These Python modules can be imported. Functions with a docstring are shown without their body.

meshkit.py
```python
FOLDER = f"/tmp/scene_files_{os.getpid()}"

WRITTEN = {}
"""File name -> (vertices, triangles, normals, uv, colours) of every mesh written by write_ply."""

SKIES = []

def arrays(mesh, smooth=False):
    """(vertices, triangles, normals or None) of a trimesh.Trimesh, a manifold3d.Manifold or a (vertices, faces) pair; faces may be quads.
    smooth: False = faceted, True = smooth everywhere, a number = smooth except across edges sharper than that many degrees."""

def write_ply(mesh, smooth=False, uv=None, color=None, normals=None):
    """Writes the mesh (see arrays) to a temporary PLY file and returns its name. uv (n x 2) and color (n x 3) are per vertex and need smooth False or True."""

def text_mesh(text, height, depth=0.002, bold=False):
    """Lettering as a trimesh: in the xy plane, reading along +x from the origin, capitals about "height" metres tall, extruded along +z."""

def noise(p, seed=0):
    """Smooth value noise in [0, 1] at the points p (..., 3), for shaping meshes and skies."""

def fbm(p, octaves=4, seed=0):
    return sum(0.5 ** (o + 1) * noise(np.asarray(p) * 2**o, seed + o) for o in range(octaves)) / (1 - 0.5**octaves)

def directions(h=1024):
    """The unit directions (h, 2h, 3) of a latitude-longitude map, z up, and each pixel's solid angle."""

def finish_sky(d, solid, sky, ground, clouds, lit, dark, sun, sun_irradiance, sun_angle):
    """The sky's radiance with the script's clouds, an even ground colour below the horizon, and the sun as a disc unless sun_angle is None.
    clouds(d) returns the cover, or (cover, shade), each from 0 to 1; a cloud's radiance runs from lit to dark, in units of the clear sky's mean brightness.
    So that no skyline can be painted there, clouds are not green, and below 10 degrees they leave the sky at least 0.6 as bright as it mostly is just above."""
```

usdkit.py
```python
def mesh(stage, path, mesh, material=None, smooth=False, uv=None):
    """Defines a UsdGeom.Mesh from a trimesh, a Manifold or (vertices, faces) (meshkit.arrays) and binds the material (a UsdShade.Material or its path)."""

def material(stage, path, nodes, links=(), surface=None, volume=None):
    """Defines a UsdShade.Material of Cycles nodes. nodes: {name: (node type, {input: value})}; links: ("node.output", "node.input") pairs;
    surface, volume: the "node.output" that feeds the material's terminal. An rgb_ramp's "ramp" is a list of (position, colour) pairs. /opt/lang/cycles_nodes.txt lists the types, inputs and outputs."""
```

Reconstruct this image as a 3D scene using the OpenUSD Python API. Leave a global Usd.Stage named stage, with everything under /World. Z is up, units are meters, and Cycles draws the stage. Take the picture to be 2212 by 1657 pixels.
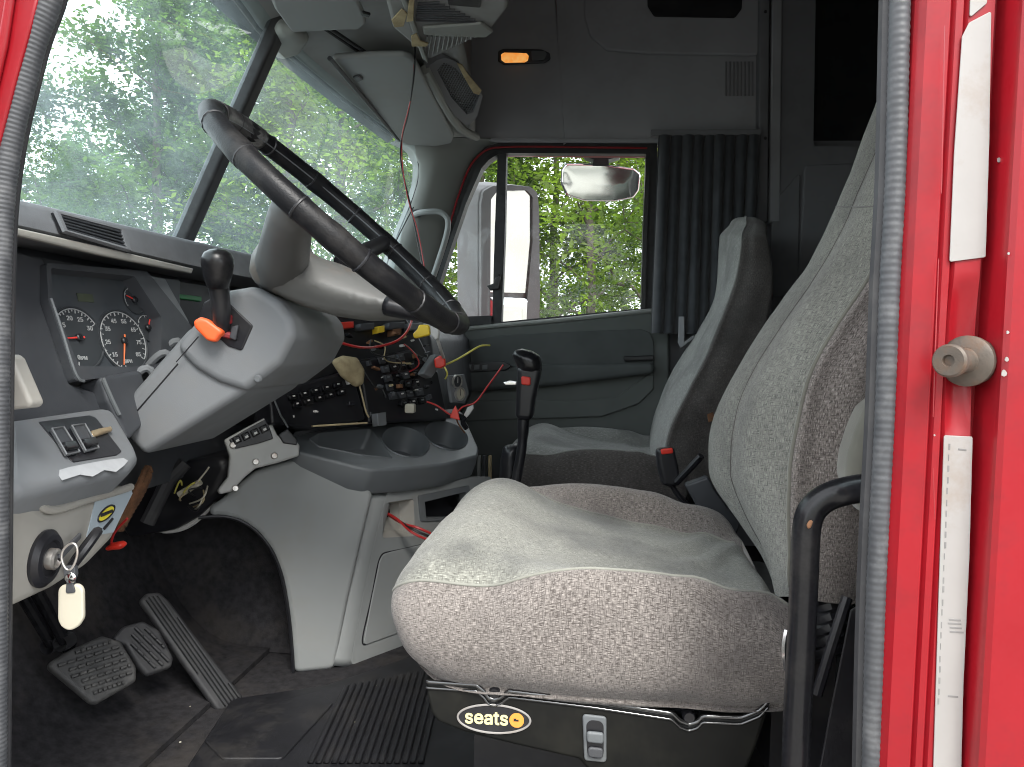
import math, numpy as np, trimesh, usdkit, meshkit
from pxr import Usd, UsdGeom, UsdLux, UsdShade, Gf, Sdf
from shapely.geometry import Polygon, LineString, Point
from scipy.interpolate import CubicSpline
from scipy.spatial import Delaunay
stage = Usd.Stage.CreateInMemory()
UsdGeom.SetStageUpAxis(stage, UsdGeom.Tokens.z); UsdGeom.SetStageMetersPerUnit(stage, 1.0)
UsdGeom.Xform.Define(stage, '/World'); UsdGeom.Scope.Define(stage, '/World/Looks')
RNG = np.random.default_rng(7)
# ---------------------------------------------------------------- camera
EXPOSURE = 2.3
W, H, F = 2212., 1657., 1680.
CAM = np.array([0, -.65, .65]); yaw, pitch, roll = map(math.radians, (6, -2.5, 1.5))
fw = np.array([-math.sin(yaw)*math.cos(pitch), math.cos(yaw)*math.cos(pitch), math.sin(pitch)])
r0 = np.array([math.cos(yaw), math.sin(yaw), 0]); u0 = np.cross(r0, fw)
rt = math.cos(roll)*r0+math.sin(roll)*u0; up = np.cross(rt, fw)
cam = UsdGeom.Camera.Define(stage, '/World/camera')
M4 = np.eye(4); M4[0, :3] = rt; M4[1, :3] = up; M4[2, :3] = -fw; M4[3, :3] = CAM
cam.AddTransformOp().Set(Gf.Matrix4d(*M4.ravel().tolist()))
cam.CreateHorizontalApertureAttr(36.0); cam.CreateVerticalApertureAttr(36.0*767/1024)
cam.CreateFocalLengthAttr(36.0*F/W); cam.CreateClippingRangeAttr(Gf.Vec2f(.02, 500)); cam.CreateExposureAttr(EXPOSURE)
# ---------------------------------------------------------------- sky and sun (overcast)
SUN = np.array([.25, -.62, .80]); SUN /= np.linalg.norm(SUN)
el, az = math.asin(SUN[2]), math.atan2(SUN[0], SUN[1])
usdkit.material(stage, '/World/Looks/overcast_sky', {
    's': ('sky_texture', {'sky_type': 'single_scattering', 'sun_disc': False, 'sun_elevation': el, 'sun_rotation': az}),
    'tc': ('texture_coordinate', {}), 'n': ('noise_texture', {'scale': 2.2, 'detail': 5., 'roughness': .55}),
    'r': ('rgb_ramp', {'ramp': [(0, (5.6, 5.9, 6.4)), (.4, (6.4, 6.6, 6.9)), (.7, (7.6, 7.7, 7.8)), (1, (8., 8., 8.))]}),
    'm': ('mix_color', {'fac': .88, 'use_clamp': False}), 'b': ('background_shader', {'strength': .1})},
    [('tc.generated', 'n.vector'), ('n.fac', 'r.fac'), ('s.color', 'm.a'), ('r.color', 'm.b'), ('m.result', 'b.color')], surface='b.background')
dome = UsdLux.DomeLight.Define(stage, '/World/sky')
UsdShade.MaterialBindingAPI.Apply(dome.GetPrim()).Bind(UsdShade.Material.Get(stage, '/World/Looks/overcast_sky'))
dome.GetPrim().SetCustomDataByKey('kind', 'structure'); dome.GetPrim().SetCustomDataByKey('label', 'bright white overcast sky above the trees')
sun = UsdLux.DistantLight.Define(stage, '/World/sun')
sun.CreateIntensityAttr(.28); sun.CreateAngleAttr(25.); sun.CreateNormalizeAttr(True); sun.CreateColorAttr(Gf.Vec3f(1, .97, .92))
zz = SUN; xx = np.cross([0, 0, 1], zz); xx /= np.linalg.norm(xx); yy = np.cross(zz, xx)
S4 = np.eye(4); S4[0, :3] = xx; S4[1, :3] = yy; S4[2, :3] = zz
sun.AddTransformOp().Set(Gf.Matrix4d(*S4.ravel().tolist()))

# ---------------------------------------------------------------- helpers: photograph to plane
def ray(u, v): return fw+rt*(u-W/2)/F-up*(v-H/2)/F
def PY(u, v, y): d = ray(u, v); return CAM+d*(y-CAM[1])/d[1]
def PX(u, v, x): d = ray(u, v); return CAM+d*(x-CAM[0])/d[0]
def PZ(u, v, z): d = ray(u, v); return CAM+d*(z-CAM[2])/d[2]
def unit(a): a = np.asarray(a, float); return a/np.linalg.norm(a)
class Frame:
    """A plane through o with axes a, b and normal n = a x b."""
    def __init__(s, o, a, b): s.o = np.asarray(o, float); s.a = unit(a); b = np.asarray(b, float); s.b = unit(b-s.a*(b@s.a)); s.n = np.cross(s.a, s.b)
    def px(s, pts):
        out = []
        for u, v in pts:
            d = ray(u, v); p = CAM+d*(((s.o-CAM)@s.n)/(d@s.n)); out.append([(p-s.o)@s.a, (p-s.o)@s.b])
        return np.array(out)
    def __call__(s, q, c=0):
        q = np.asarray(q, float); c = np.broadcast_to(c, q.shape[:-1])
        return s.o+q[..., :1]*s.a+q[..., 1:2]*s.b+c[..., None]*s.n
def YF(y): return Frame((0, y, 0), (1, 0, 0), (0, 0, 1))          # normal -y, towards the camera
def plane3(p, q, r): return Frame(p, np.subtract(q, p), np.subtract(r, p))
# ---------------------------------------------------------------- helpers: shapes
def spl(pts, n=24, closed=False):
    p = np.asarray(pts, float)
    if closed: p = np.vstack([p, p[:1]])
    t = np.r_[0, np.cumsum(np.maximum(np.linalg.norm(np.diff(p, axis=0), axis=1), 1e-6)**.5)]
    c = CubicSpline(t, p, bc_type='periodic' if closed else 'natural')
    return c(np.linspace(0, t[-1], n+1)[:-1] if closed else np.linspace(0, t[-1], n))
def lin(pts, n):
    p = np.asarray(pts, float); t = np.r_[0, np.cumsum(np.linalg.norm(np.diff(p, axis=0), axis=1))]; s = np.linspace(0, t[-1], n)
    return np.stack([np.interp(s, t, c) for c in p.T], 1)
def TM(v, f): return trimesh.Trimesh(np.asarray(v, float), np.asarray(f), process=False)
def cat(*ms): return trimesh.util.concatenate([m for m in ms])
def grid(P, cu=False, cv=False):
    P = np.asarray(P, float); m, n = P.shape[:2]; idx = np.arange(m*n).reshape(m, n)
    i = np.arange(m if cu else m-1); j = np.arange(n if cv else n-1); I, J = np.meshgrid(i, j, indexing='ij'); I2, J2 = (I+1) % m, (J+1) % n
    a, b, c, d = idx[I, J].ravel(), idx[I2, J].ravel(), idx[I2, J2].ravel(), idx[I, J2].ravel()
    return TM(P.reshape(-1, 3), np.r_[np.c_[a, b, c], np.c_[a, c, d]])
def up2(P, ku, kv, cu=False, cv=False):
    """Cubic upsampling of a grid of points (m, n, 3), ku and kv points per segment."""
    P = np.asarray(P, float)
    for ax, k, cl in ((0, ku, cu), (1, kv, cv)):
        if k < 2: continue
        Q = np.concatenate([P, np.take(P, [0], ax)], ax) if cl else P
        n = Q.shape[ax]; c = CubicSpline(np.arange(n), Q, axis=ax, bc_type='periodic' if cl else 'natural')
        t = np.linspace(0, n-1, (n-1)*k+1); P = c(t[:-1] if cl else t)
    return P
def solid(P, t, flip=False):
    """A sheet of points (m, n, 3) given the thickness t."""
    P = np.asarray(P, float); du = np.gradient(P, axis=0); dv = np.gradient(P, axis=1); n = np.cross(du, dv); n /= np.maximum(np.linalg.norm(n, axis=2, keepdims=True), 1e-9)
    if flip: n = -n
    Q = P-n*t; m, k = P.shape[:2]
    rim = lambda A, B: grid(np.stack([A, B], 0))
    ms = [grid(P), grid(Q), rim(P[0], Q[0]), rim(P[-1], Q[-1]), rim(P[:, 0], Q[:, 0]), rim(P[:, -1], Q[:, -1])]
    out = cat(*ms); out.merge_vertices(); trimesh.repair.fix_normals(out); return out
def tube(pts, r, n=10, closed=False, cap=True, flat=1.0):
    p = np.asarray(pts, float); m = len(p); r = np.broadcast_to(r, m)
    t = (np.roll(p, -1, 0)-np.roll(p, 1, 0)) if closed else np.gradient(p, axis=0)
    t /= np.maximum(np.linalg.norm(t, axis=1, keepdims=True), 1e-9)
    a = np.cross(t[0], [0, 0, 1.]); a = np.cross(t[0], [0, 1., 0]) if np.linalg.norm(a) < .1 else a; a = unit(a); R = []
    for i in range(m):
        a = unit(a-t[i]*(a@t[i])); b = np.cross(t[i], a); R.append((a, b))
    an = np.linspace(0, 2*math.pi, n+1)[:-1]
    P = np.array([p[i]+r[i]*(np.cos(an)[:, None]*R[i][0]+flat*np.sin(an)[:, None]*R[i][1]) for i in range(m)])
    g = grid(P, closed, True)
    if cap and not closed:
        k = len(g.vertices); v = np.vstack([g.vertices, p[0], p[-1]]); j = np.arange(n); j2 = (j+1) % n; o = (m-1)*n
        g = TM(v, np.r_[g.faces, np.c_[np.full(n, k), j, j2], np.c_[np.full(n, k+1), o+j2, o+j]])
    trimesh.repair.fix_normals(g); return g
def lathe(prof, o, ax, n=24, squash=None):
    ax = unit(ax); a = np.cross(ax, [0, 0, 1.]); a = np.array([1., 0, 0]) if np.linalg.norm(a) < .05 else unit(a); b = np.cross(ax, a)
    an = np.linspace(0, 2*math.pi, n+1)[:-1]; P = np.array([np.asarray(o)+ax*h+max(r, 1e-5)*(np.cos(an)[:, None]*a+np.sin(an)[:, None]*b) for r, h in prof])
    g = grid(P, False, True); trimesh.repair.fix_normals(g); return g
def rnd(poly, r, step=None):
    """Rounds the corners of a polygon, resampled evenly, counter-clockwise."""
    s = Polygon(poly).buffer(0)
    if s.geom_type != 'Polygon': s = max(s.geoms, key=lambda g: g.area)
    if r:
        base = s
        for _ in range(6):
            s = base.buffer(-r*.98, quad_segs=6).buffer(r*1.96, quad_segs=6).buffer(-r*.98, quad_segs=6)
            if s.geom_type == 'Polygon' and s.area > base.area*.9: break
            r *= .6
    if s.geom_type != 'Polygon': s = max(s.geoms, key=lambda g: g.area)
    e = s.exterior; L = e.length
    if step: q = np.array([e.interpolate(k*L/max(8, int(L/step))).coords[0] for k in range(max(8, int(L/step)))])
    else: q = np.array(s.simplify(r*.03+1e-5).exterior.coords)[:-1]
    return q if Polygon(q).exterior.is_ccw else q[::-1]
def tri(q): return trimesh.creation.triangulate_polygon(Polygon(q), engine='earcut')
def prism(fr, poly, c0, c1, bev=0., r=0., seg=3, back=True, top=None):
    """Extrudes poly (a, b of the frame) from c0 to c1 along the normal; the c1 rim (and c0 rim if back) rounded by bev."""
    if r: r = max(r, min(bev*1.12, math.sqrt(Polygon(poly).buffer(0).area)*.2))
    q = rnd(poly, r, None if not r else max(r*.35, .0015)); n = len(q)
    e = np.roll(q, -1, 0)-q; e /= np.maximum(np.linalg.norm(e, axis=1, keepdims=True), 1e-9); nn = np.c_[e[:, 1], -e[:, 0]]
    vn = nn+np.roll(nn, 1, 0); vn /= np.maximum((vn*nn).sum(1, keepdims=True), .35)
    sg = 1 if c1 > c0 else -1; bev = min(bev, abs(c1-c0)*.49); th = np.linspace(0, math.pi/2, seg+1)
    rings = []
    for t in (th if back and bev else [math.pi/2]): rings.append((bev*(1-math.sin(t)), c0+sg*bev*(1-math.cos(t)) if back and bev else c0))
    for t in (th[::-1] if bev else [math.pi/2]): rings.append((bev*(1-math.sin(t)), c1-sg*bev*(1-math.cos(t)) if bev else c1))
    P = np.array([fr(q-vn*i, c) for i, c in rings]); g = grid(P, False, True)
    qi = q-vn*rings[0][0]; qj = q-vn*rings[-1][0]
    import mapbox_earcut as me
    def ear(w): return me.triangulate_float64(np.asarray(w, float), np.array([n], np.uint32)).reshape(-1, 3)
    f = np.r_[g.faces, ear(qi)[:, ::-1], ear(qj)+(len(rings)-1)*n]
    m = TM(g.vertices, f); trimesh.repair.fix_normals(m); return m
def plate(fr, shape, c0, c1):
    """Extrudes a shapely shape, holes and all."""
    out = []
    for s in getattr(shape, 'geoms', [shape]):
        m = trimesh.creation.extrude_polygon(s, abs(c1-c0), engine='earcut'); v = m.vertices
        out.append(TM(fr(v[:, :2], v[:, 2]+min(c0, c1)), m.faces))
    m = cat(*out); trimesh.repair.fix_normals(m); return m
def inflate(fr, poly, T, R, r=0., step=.008, c=0., back=1.0, pw=.5):
    """A pillow: the polygon swollen to +-T along the normal over the distance R from its edge."""
    q = rnd(poly, r, step); s = Polygon(q); x0, y0, x1, y1 = s.bounds
    gx, gy = np.meshgrid(np.arange(x0+step/2, x1, step), np.arange(y0+step/2, y1, step)); g = np.c_[gx.ravel(), gy.ravel()]
    inn = s.buffer(-step*.55); g = np.array([p for p in g if inn.contains(Point(p))]).reshape(-1, 2)
    ring = []
    for k in (.12, .35):
        b = s.buffer(-R*k*.5)
        for bb in getattr(b, 'geoms', [b]):
            if bb.is_empty: continue
            L = bb.exterior.length; m = max(8, int(L/step)); ring += [bb.exterior.interpolate(i*L/m).coords[0] for i in range(m)]
    pts = np.vstack([q, g, np.array(ring).reshape(-1, 2)]); d = np.array([s.exterior.distance(Point(p)) for p in pts]); d[:len(q)] = 0
    f = Delaunay(pts).simplices; cen = pts[f].mean(1); sb = s.buffer(1e-5); f = f[[sb.contains(Point(p)) for p in cen]]
    k = np.clip(d/R, 0, 1); h = T*(1-(1-k)**2)**pw
    v = np.vstack([fr(pts, c+h), fr(pts, c-h*back)]); n = len(pts); m = TM(v, np.r_[f, f[:, ::-1]+n]); m.merge_vertices(); trimesh.repair.fix_normals(m); return m
def rbox(o, size, axes=None, bev=.004, seg=2):
    A = np.eye(3) if axes is None else np.array([unit(a) for a in axes]); sx, sy, sz = np.asarray(size)/2
    fr = Frame(np.asarray(o, float), A[0], A[1]); return prism(fr, [(-sx, -sy), (sx, -sy), (sx, sy), (-sx, sy)], -sz, sz, bev, 0, seg)
def text(fr, s, h, at=(0, 0), c=.001, d=.001, rot=0., bold=False, center=True):
    m = meshkit.text_mesh(s, h, d, bold); v = m.vertices.copy()
    if center: v[:, :2] -= (v[:, :2].max(0)+v[:, :2].min(0))/2
    cr, sr = math.cos(rot), math.sin(rot); q = np.c_[v[:, 0]*cr-v[:, 1]*sr, v[:, 0]*sr+v[:, 1]*cr]+np.asarray(at)
    return TM(fr(q, v[:, 2]+c), m.faces)
# ---------------------------------------------------------------- helpers: prims
USED = {}
def numbered(path):
    k = USED.get(path, 0); USED[path] = k+1
    return path if k == 0 else f'{path}_{k:03d}'
class Thing:
    def __init__(s, name, label, category, loc=(0, 0, 0), group=None, kind=None):
        s.path = numbered('/World/'+name); s.loc = np.asarray(loc, float); x = UsdGeom.Xform.Define(stage, s.path); x.AddTranslateOp().Set(Gf.Vec3d(*map(float, loc)))
        p = x.GetPrim(); s.prim = p; p.SetCustomDataByKey('label', label)
        if category: p.SetCustomDataByKey('category', category)
        if group: p.SetCustomDataByKey('group', group)
        if kind: p.SetCustomDataByKey('kind', kind)
    def add(s, name, mesh, mat, smooth=35, uv=None, under=None, label=None, kind=None):
        path = numbered((under or s.path)+'/'+name); m = mesh.copy(); m.apply_translation(-s.loc)
        g = usdkit.mesh(stage, path, m, MAT[mat], smooth=smooth, uv=uv)
        if label: g.GetPrim().SetCustomDataByKey('label', label)
        if kind: g.GetPrim().SetCustomDataByKey('kind', kind)
        return path
def struct(name, mesh, mat, label, kind='structure', smooth=35):
    path = numbered('/World/'+name); g = usdkit.mesh(stage, path, mesh, MAT[mat], smooth=smooth); g.GetPrim().SetCustomDataByKey('kind', kind); g.GetPrim().SetCustomDataByKey('label', label)
    return path
# ---------------------------------------------------------------- materials
MAT = {}
def mat(name, col, rough=.5, var=.12, vscale=9., grain=0., gscale=900., metal=0., spec=.5, dirt=None, dirt_amt=.35, dscale=5., coat=0., sheen=0.):
    c = np.asarray(col, float); dk = dirt if dirt is not None else c*.55
    nodes = {'g': ('geometry', {}), 'n': ('noise_texture', {'scale': vscale, 'detail': 5., 'roughness': .6}), 'r': ('rgb_ramp', {'ramp': [(.3, c*(1-var)), (.7, np.minimum(c*(1+var), .95))]}),
             'n2': ('noise_texture', {'scale': dscale, 'detail': 7., 'roughness': .68}), 'r2': ('rgb_ramp', {'ramp': [(.50, (0, 0, 0)), (.72, (dirt_amt,)*3)]}),
             'd': ('mix_color', {'b': tuple(dk)}), 'rr': ('map_range', {'from_min': .3, 'from_max': .7, 'to_min': max(rough-.1, .03), 'to_max': min(rough+.12, 1.)}),
             'p': ('principled_bsdf', {'metallic': metal, 'specular_ior_level': spec, 'coat_weight': coat, 'coat_roughness': .08, 'sheen_weight': sheen})}
    links = [('g.position', 'n.vector'), ('g.position', 'n2.vector'), ('n.fac', 'r.fac'), ('n2.fac', 'r2.fac'), ('r.color', 'd.a'), ('r2.color', 'd.fac'), ('d.result', 'p.base_color'), ('n2.fac', 'rr.value'), ('rr.result', 'p.roughness')]
    if grain:
        nodes['n3'] = ('noise_texture', {'scale': gscale, 'detail': 2.}); nodes['b'] = ('bump', {'strength': grain, 'distance': .0006})
        links += [('g.position', 'n3.vector'), ('n3.fac', 'b.height'), ('b.normal', 'p.normal')]
    MAT[name] = usdkit.material(stage, '/World/Looks/'+name, nodes, links, surface='p.BSDF')
def fabric(name, c0, c1, cdark, scale=1., dash=.6, worn=None, grime=None):
    """Woven upholstery: short dark dashes both ways (uv in metres), worn light and grimy patches."""
    nodes = {'u': ('texture_coordinate', {}), 'g': ('geometry', {}),
             'm1': ('mapping', {'scale': (420*scale, 62*scale, 1)}), 'm2': ('mapping', {'scale': (58*scale, 470*scale, 1), 'location': (3.1, 7.7, 0)}),
             'a': ('noise_texture', {'scale': 1., 'detail': 1.}), 'b': ('noise_texture', {'scale': 1., 'detail': 1.}),
             'ra': ('rgb_ramp', {'ramp': [(.34, (1, 1, 1)), (.46, (0, 0, 0))]}), 'rb': ('rgb_ramp', {'ramp': [(.34, (1, 1, 1)), (.46, (0, 0, 0))]}),
             'mx': ('mix_color', {'blend_type': 'lighten', 'fac': 1.}), 'f': ('math', {'math_type': 'multiply', 'value2': dash}),
             'la': ('rgb_ramp', {'ramp': [(.56, (0, 0, 0)), (.68, (.6, .6, .6))]}),
             'n': ('noise_texture', {'scale': 7., 'detail': 5., 'roughness': .6}), 'base': ('rgb_ramp', {'ramp': [(.32, c0), (.68, c1)]}),
             'hi': ('mix_color', {'b': tuple(np.minimum(np.asarray(c1)*1.75, .85))}), 'dk': ('mix_color', {'b': cdark}),
             'n2': ('noise_texture', {'scale': 4.6, 'detail': 6., 'roughness': .62}), 'rg': ('rgb_ramp', {'ramp': [(.50, (0, 0, 0)), (.66, (.8, .8, .8))]}), 'gr': ('mix_color', {'b': grime or tuple(np.asarray(c0)*.6)}),
             'bm': ('bump', {'strength': .55, 'distance': .0012, 'invert': True}), 'n3': ('noise_texture', {'scale': 1300.}), 'bm2': ('bump', {'strength': .35, 'distance': .0008}),
             'p': ('principled_bsdf', {'roughness': .95, 'specular_ior_level': .15, 'sheen_weight': .25, 'sheen_roughness': .5})}
    links = [('u.UV', 'm1.vector'), ('u.UV', 'm2.vector'), ('m1.vector', 'a.vector'), ('m2.vector', 'b.vector'), ('a.fac', 'ra.fac'), ('b.fac', 'rb.fac'), ('ra.color', 'mx.a'), ('rb.color', 'mx.b'), ('mx.result', 'f.value1'),
             ('g.position', 'n.vector'), ('n.fac', 'base.fac'), ('a.fac', 'la.fac'), ('base.color', 'hi.a'), ('la.color', 'hi.fac'), ('g.position', 'n2.vector'), ('n2.fac', 'rg.fac'), ('hi.result', 'gr.a'), ('rg.color', 'gr.fac'),
             ('gr.result', 'dk.a'), ('f.value', 'dk.fac'), ('dk.result', 'p.base_color'), ('mx.result', 'bm.height'), ('g.position', 'n3.vector'), ('n3.fac', 'bm2.height'), ('bm.normal', 'bm2.normal'), ('bm2.normal', 'p.normal')]
    MAT[name] = usdkit.material(stage, '/World/Looks/'+name, nodes, links, surface='p.BSDF')
mat('hub_grey', (.125, .127, .122), .5, .08, 7, .35, 1500, dirt=(.15, .12, .095), dirt_amt=.8, dscale=8)
mat('spoke_grey', (.075, .075, .073), .5, .12, 9, .35, 1500, dirt=(.12, .105, .09), dirt_amt=.6, dscale=9)
mat('dash_pad', (.17, .174, .185), .55, .12, 14, .5, 900, dirt=(.16, .155, .15), dirt_amt=.4, dscale=10)
mat('grey_plastic', (.155, .163, .170), .6, .06, 6, .35, 1500, dirt=(.17, .165, .155), dirt_amt=.5, dscale=7)
mat('light_plastic', (.228, .238, .235), .6, .05, 5, .3, 1500, dirt=(.21, .195, .165), dirt_amt=.45)
mat('cream_plastic', (.32, .307, .276), .5, .05, 6, .2, 1500, dirt=(.24, .215, .18), dirt_amt=.6)
mat('mid_plastic', (.115, .125, .132), .45, .08, 8, .4, 1500, dirt=(.15, .145, .13), dirt_amt=.35)
mat('dark_plastic', (.045, .048, .054), .48, .12, 12, .4, 1300, dirt=(.11, .105, .1), dirt_amt=.3, dscale=9)
mat('base_black', (.007, .0072, .0065), .42, .25, 14, .1, 900, spec=.2, dirt=(.022, .021, .016), dirt_amt=.5, dscale=9)
mat('ridge_black', (.01, .01, .01), .12, .1, 14, spec=.9, coat=.8)
mat('black_plastic', (.009, .009, .011), .4, .2, 14, .2, 1300, dirt=(.05, .048, .045), dirt_amt=.35, dscale=12)
mat('gloss_black', (.006, .006, .007), .26, .2, 20, 0, spec=.34, dirt=(.03, .027, .024), dirt_amt=.3, dscale=14)
mat('rubber', (.022, .022, .024), .62, .2, 30, .3, 700, dirt=(.08, .078, .075), dirt_amt=.5, dscale=20)
mat('worn_rubber', (.05, .049, .048), .6, .25, 30, .4, 600, dirt=(.15, .145, .135), dirt_amt=.8, dscale=14)
mat('seal_rubber', (.05, .052, .056), .5, .15, 60, 0, dirt=(.14, .14, .14), dirt_amt=.5, dscale=30)
mat('wheel_leather', (.006, .006, .007), .44, .25, 25, .6, 420, spec=.28, dirt=(.04, .037, .035), dirt_amt=.5, dscale=22)
mat('worn_leather', (.045, .043, .043), .42, .3, 20, .5, 500, dirt=(.32, .31, .29), dirt_amt=.9, dscale=20)
mat('door_grey', (.088, .096, .091), .7, .07, 6, .3, 900, dirt=(.10, .10, .095), dirt_amt=.3)
mat('trim_grey', (.275, .278, .29), .7, .07, 6, .3, 900, dirt=(.19, .185, .18), dirt_amt=.4)
mat('door_dark', (.062, .068, .067), .75, .1, 6, .3, 900)
mat('trim_dark', (.15, .152, .16), .75, .1, 6, .3, 900)
mat('pillar_grey', (.23, .24, .225), .65, .06, 5, .3, 900, dirt=(.16, .155, .14))
mat('header_grey', (.24, .245, .24), .65, .07, 6, .25, 900, dirt=(.14, .13, .12))
mat('carpet', (.028, .027, .029), 1., .35, 60, 1., 420, dirt=(.065, .057, .05), dirt_amt=.6, dscale=7, spec=.1)
mat('mat_rubber', (.009, .009, .011), .5, .3, 20, .5, 700, dirt=(.045, .041, .037), dirt_amt=.6, dscale=8)
mat('curtain_cloth', (.05, .053, .058), .95, .2, 20, .5, 1200, spec=.1, sheen=.2)
mat('red_paint', (.235, .006, .011), .36, .10, 5, .05, 60, spec=.3, dirt=(.15, .008, .012), dirt_amt=.75, dscale=11, coat=.12)
mat('dark_red', (.25, .012, .016), .35, .1, 8, coat=.4)
mat('white_tape', (.275, .262, .25), .5, .05, 12, .1, 200, dirt=(.21, .165, .13), dirt_amt=.8, dscale=13)
mat('steel', (.48, .46, .43), .4, .15, 60, .2, 800, metal=.85, dirt=(.28, .16, .09), dirt_amt=.7, dscale=45)
mat('old_steel', (.10, .082, .066), .55, .25, 60, .3, 800, metal=.4, dirt=(.12, .06, .032), dirt_amt=.8, dscale=60)
mat('brass', (.62, .48, .30), .4, .12, 60, 0, metal=.8, dirt=(.3, .2, .12))
mat('chrome', (.78, .78, .77), .16, .05, 20, 0, metal=1.)
mat('mirror_glass', (.92, .93, .93), .02, .01, 3, 0, metal=1., dirt=(.85, .84, .8), dirt_amt=.2)
mat('white_metal', (.38, .38, .365), .45, .06, 12, .1, 300, dirt=(.45, .43, .40))
mat('grey_tube', (.20, .21, .205), .4, .06, 12, .2, 900)
mat('red_plastic', (.62, .035, .02), .4, .1, 20, .1, 400)
mat('orange_plastic', (.85, .12, .03), .4, .1, 20, .1, 400)
mat('yellow_plastic', (.75, .52, .03), .4, .1, 20, .1, 400)
mat('green_plastic', (.03, .22, .07), .45, .1, 20)
mat('pale_print', (.17, .165, .16), .6, .2, 60)
mat('white_plastic', (.5, .49, .47), .4, .06, 20, 0, dirt=(.5, .47, .42))
mat('ivory', (.46, .43, .345), .4, .05, 20, .1, 500, dirt=(.62, .55, .42))
mat('foam', (.40, .33, .20), .95, .2, 30, .8, 400, dirt=(.22, .17, .09), dirt_amt=.8, dscale=18, spec=.1)
mat('rust', (.16, .075, .035), .85, .3, 60, .5, 500, dirt=(.05, .03, .02), dirt_amt=.7, dscale=40)
mat('red_wire', (.40, .02, .02), .4, .1, 20); mat('black_wire', (.012, .012, .012), .4, .1, 20); mat('yellow_wire', (.55, .50, .10), .4, .1, 20)
mat('gauge_face', (.035, .039, .043), .5, .1, 20); mat('gauge_mark', (.34, .35, .35), .5, .02, 20); mat('needle', (.75, .05, .04), .4, .02, 20); mat('needle_orange', (.75, .17, .05), .4, .02, 20)
mat('panel_face', (.05, .056, .063), .35, .1, 10, dirt=(.07, .07, .07), dirt_amt=.4, dscale=14); mat('lcd', (.07, .08, .055), .3, .05, 20)
mat('logo_yellow', (.80, .72, .35), .5, .05, 30); mat('logo_orange', (.80, .30, .05), .5, .05, 30); mat('label_blue', (.36, .42, .46), .5, .06, 20); mat('label_yellow', (.78, .68, .05), .5, .05, 20)
mat('scuff', (.36, .37, .38), .75, .08, 40, .3, 400, dirt=(.42, .42, .42))
mat('ground_gravel', (.27, .255, .235), .95, .3, 9, .5, 40, dirt=(.13, .14, .09), dirt_amt=.6, dscale=.4, spec=.1)
mat('bark', (.10, .088, .072), .9, .3, 8, .8, 30, spec=.1)
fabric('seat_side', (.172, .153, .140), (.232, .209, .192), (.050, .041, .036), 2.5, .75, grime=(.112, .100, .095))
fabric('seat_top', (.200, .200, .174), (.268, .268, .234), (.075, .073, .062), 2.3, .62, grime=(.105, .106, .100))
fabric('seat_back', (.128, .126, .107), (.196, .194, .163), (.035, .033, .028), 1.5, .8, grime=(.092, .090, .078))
fabric('rider_side', (.085, .076, .071), (.12, .109, .101), (.03, .03, .03), 2., .4); fabric('rider_face', (.225, .225, .212), (.30, .30, .283), (.09, .095, .09), 1.6, .3)
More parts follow.
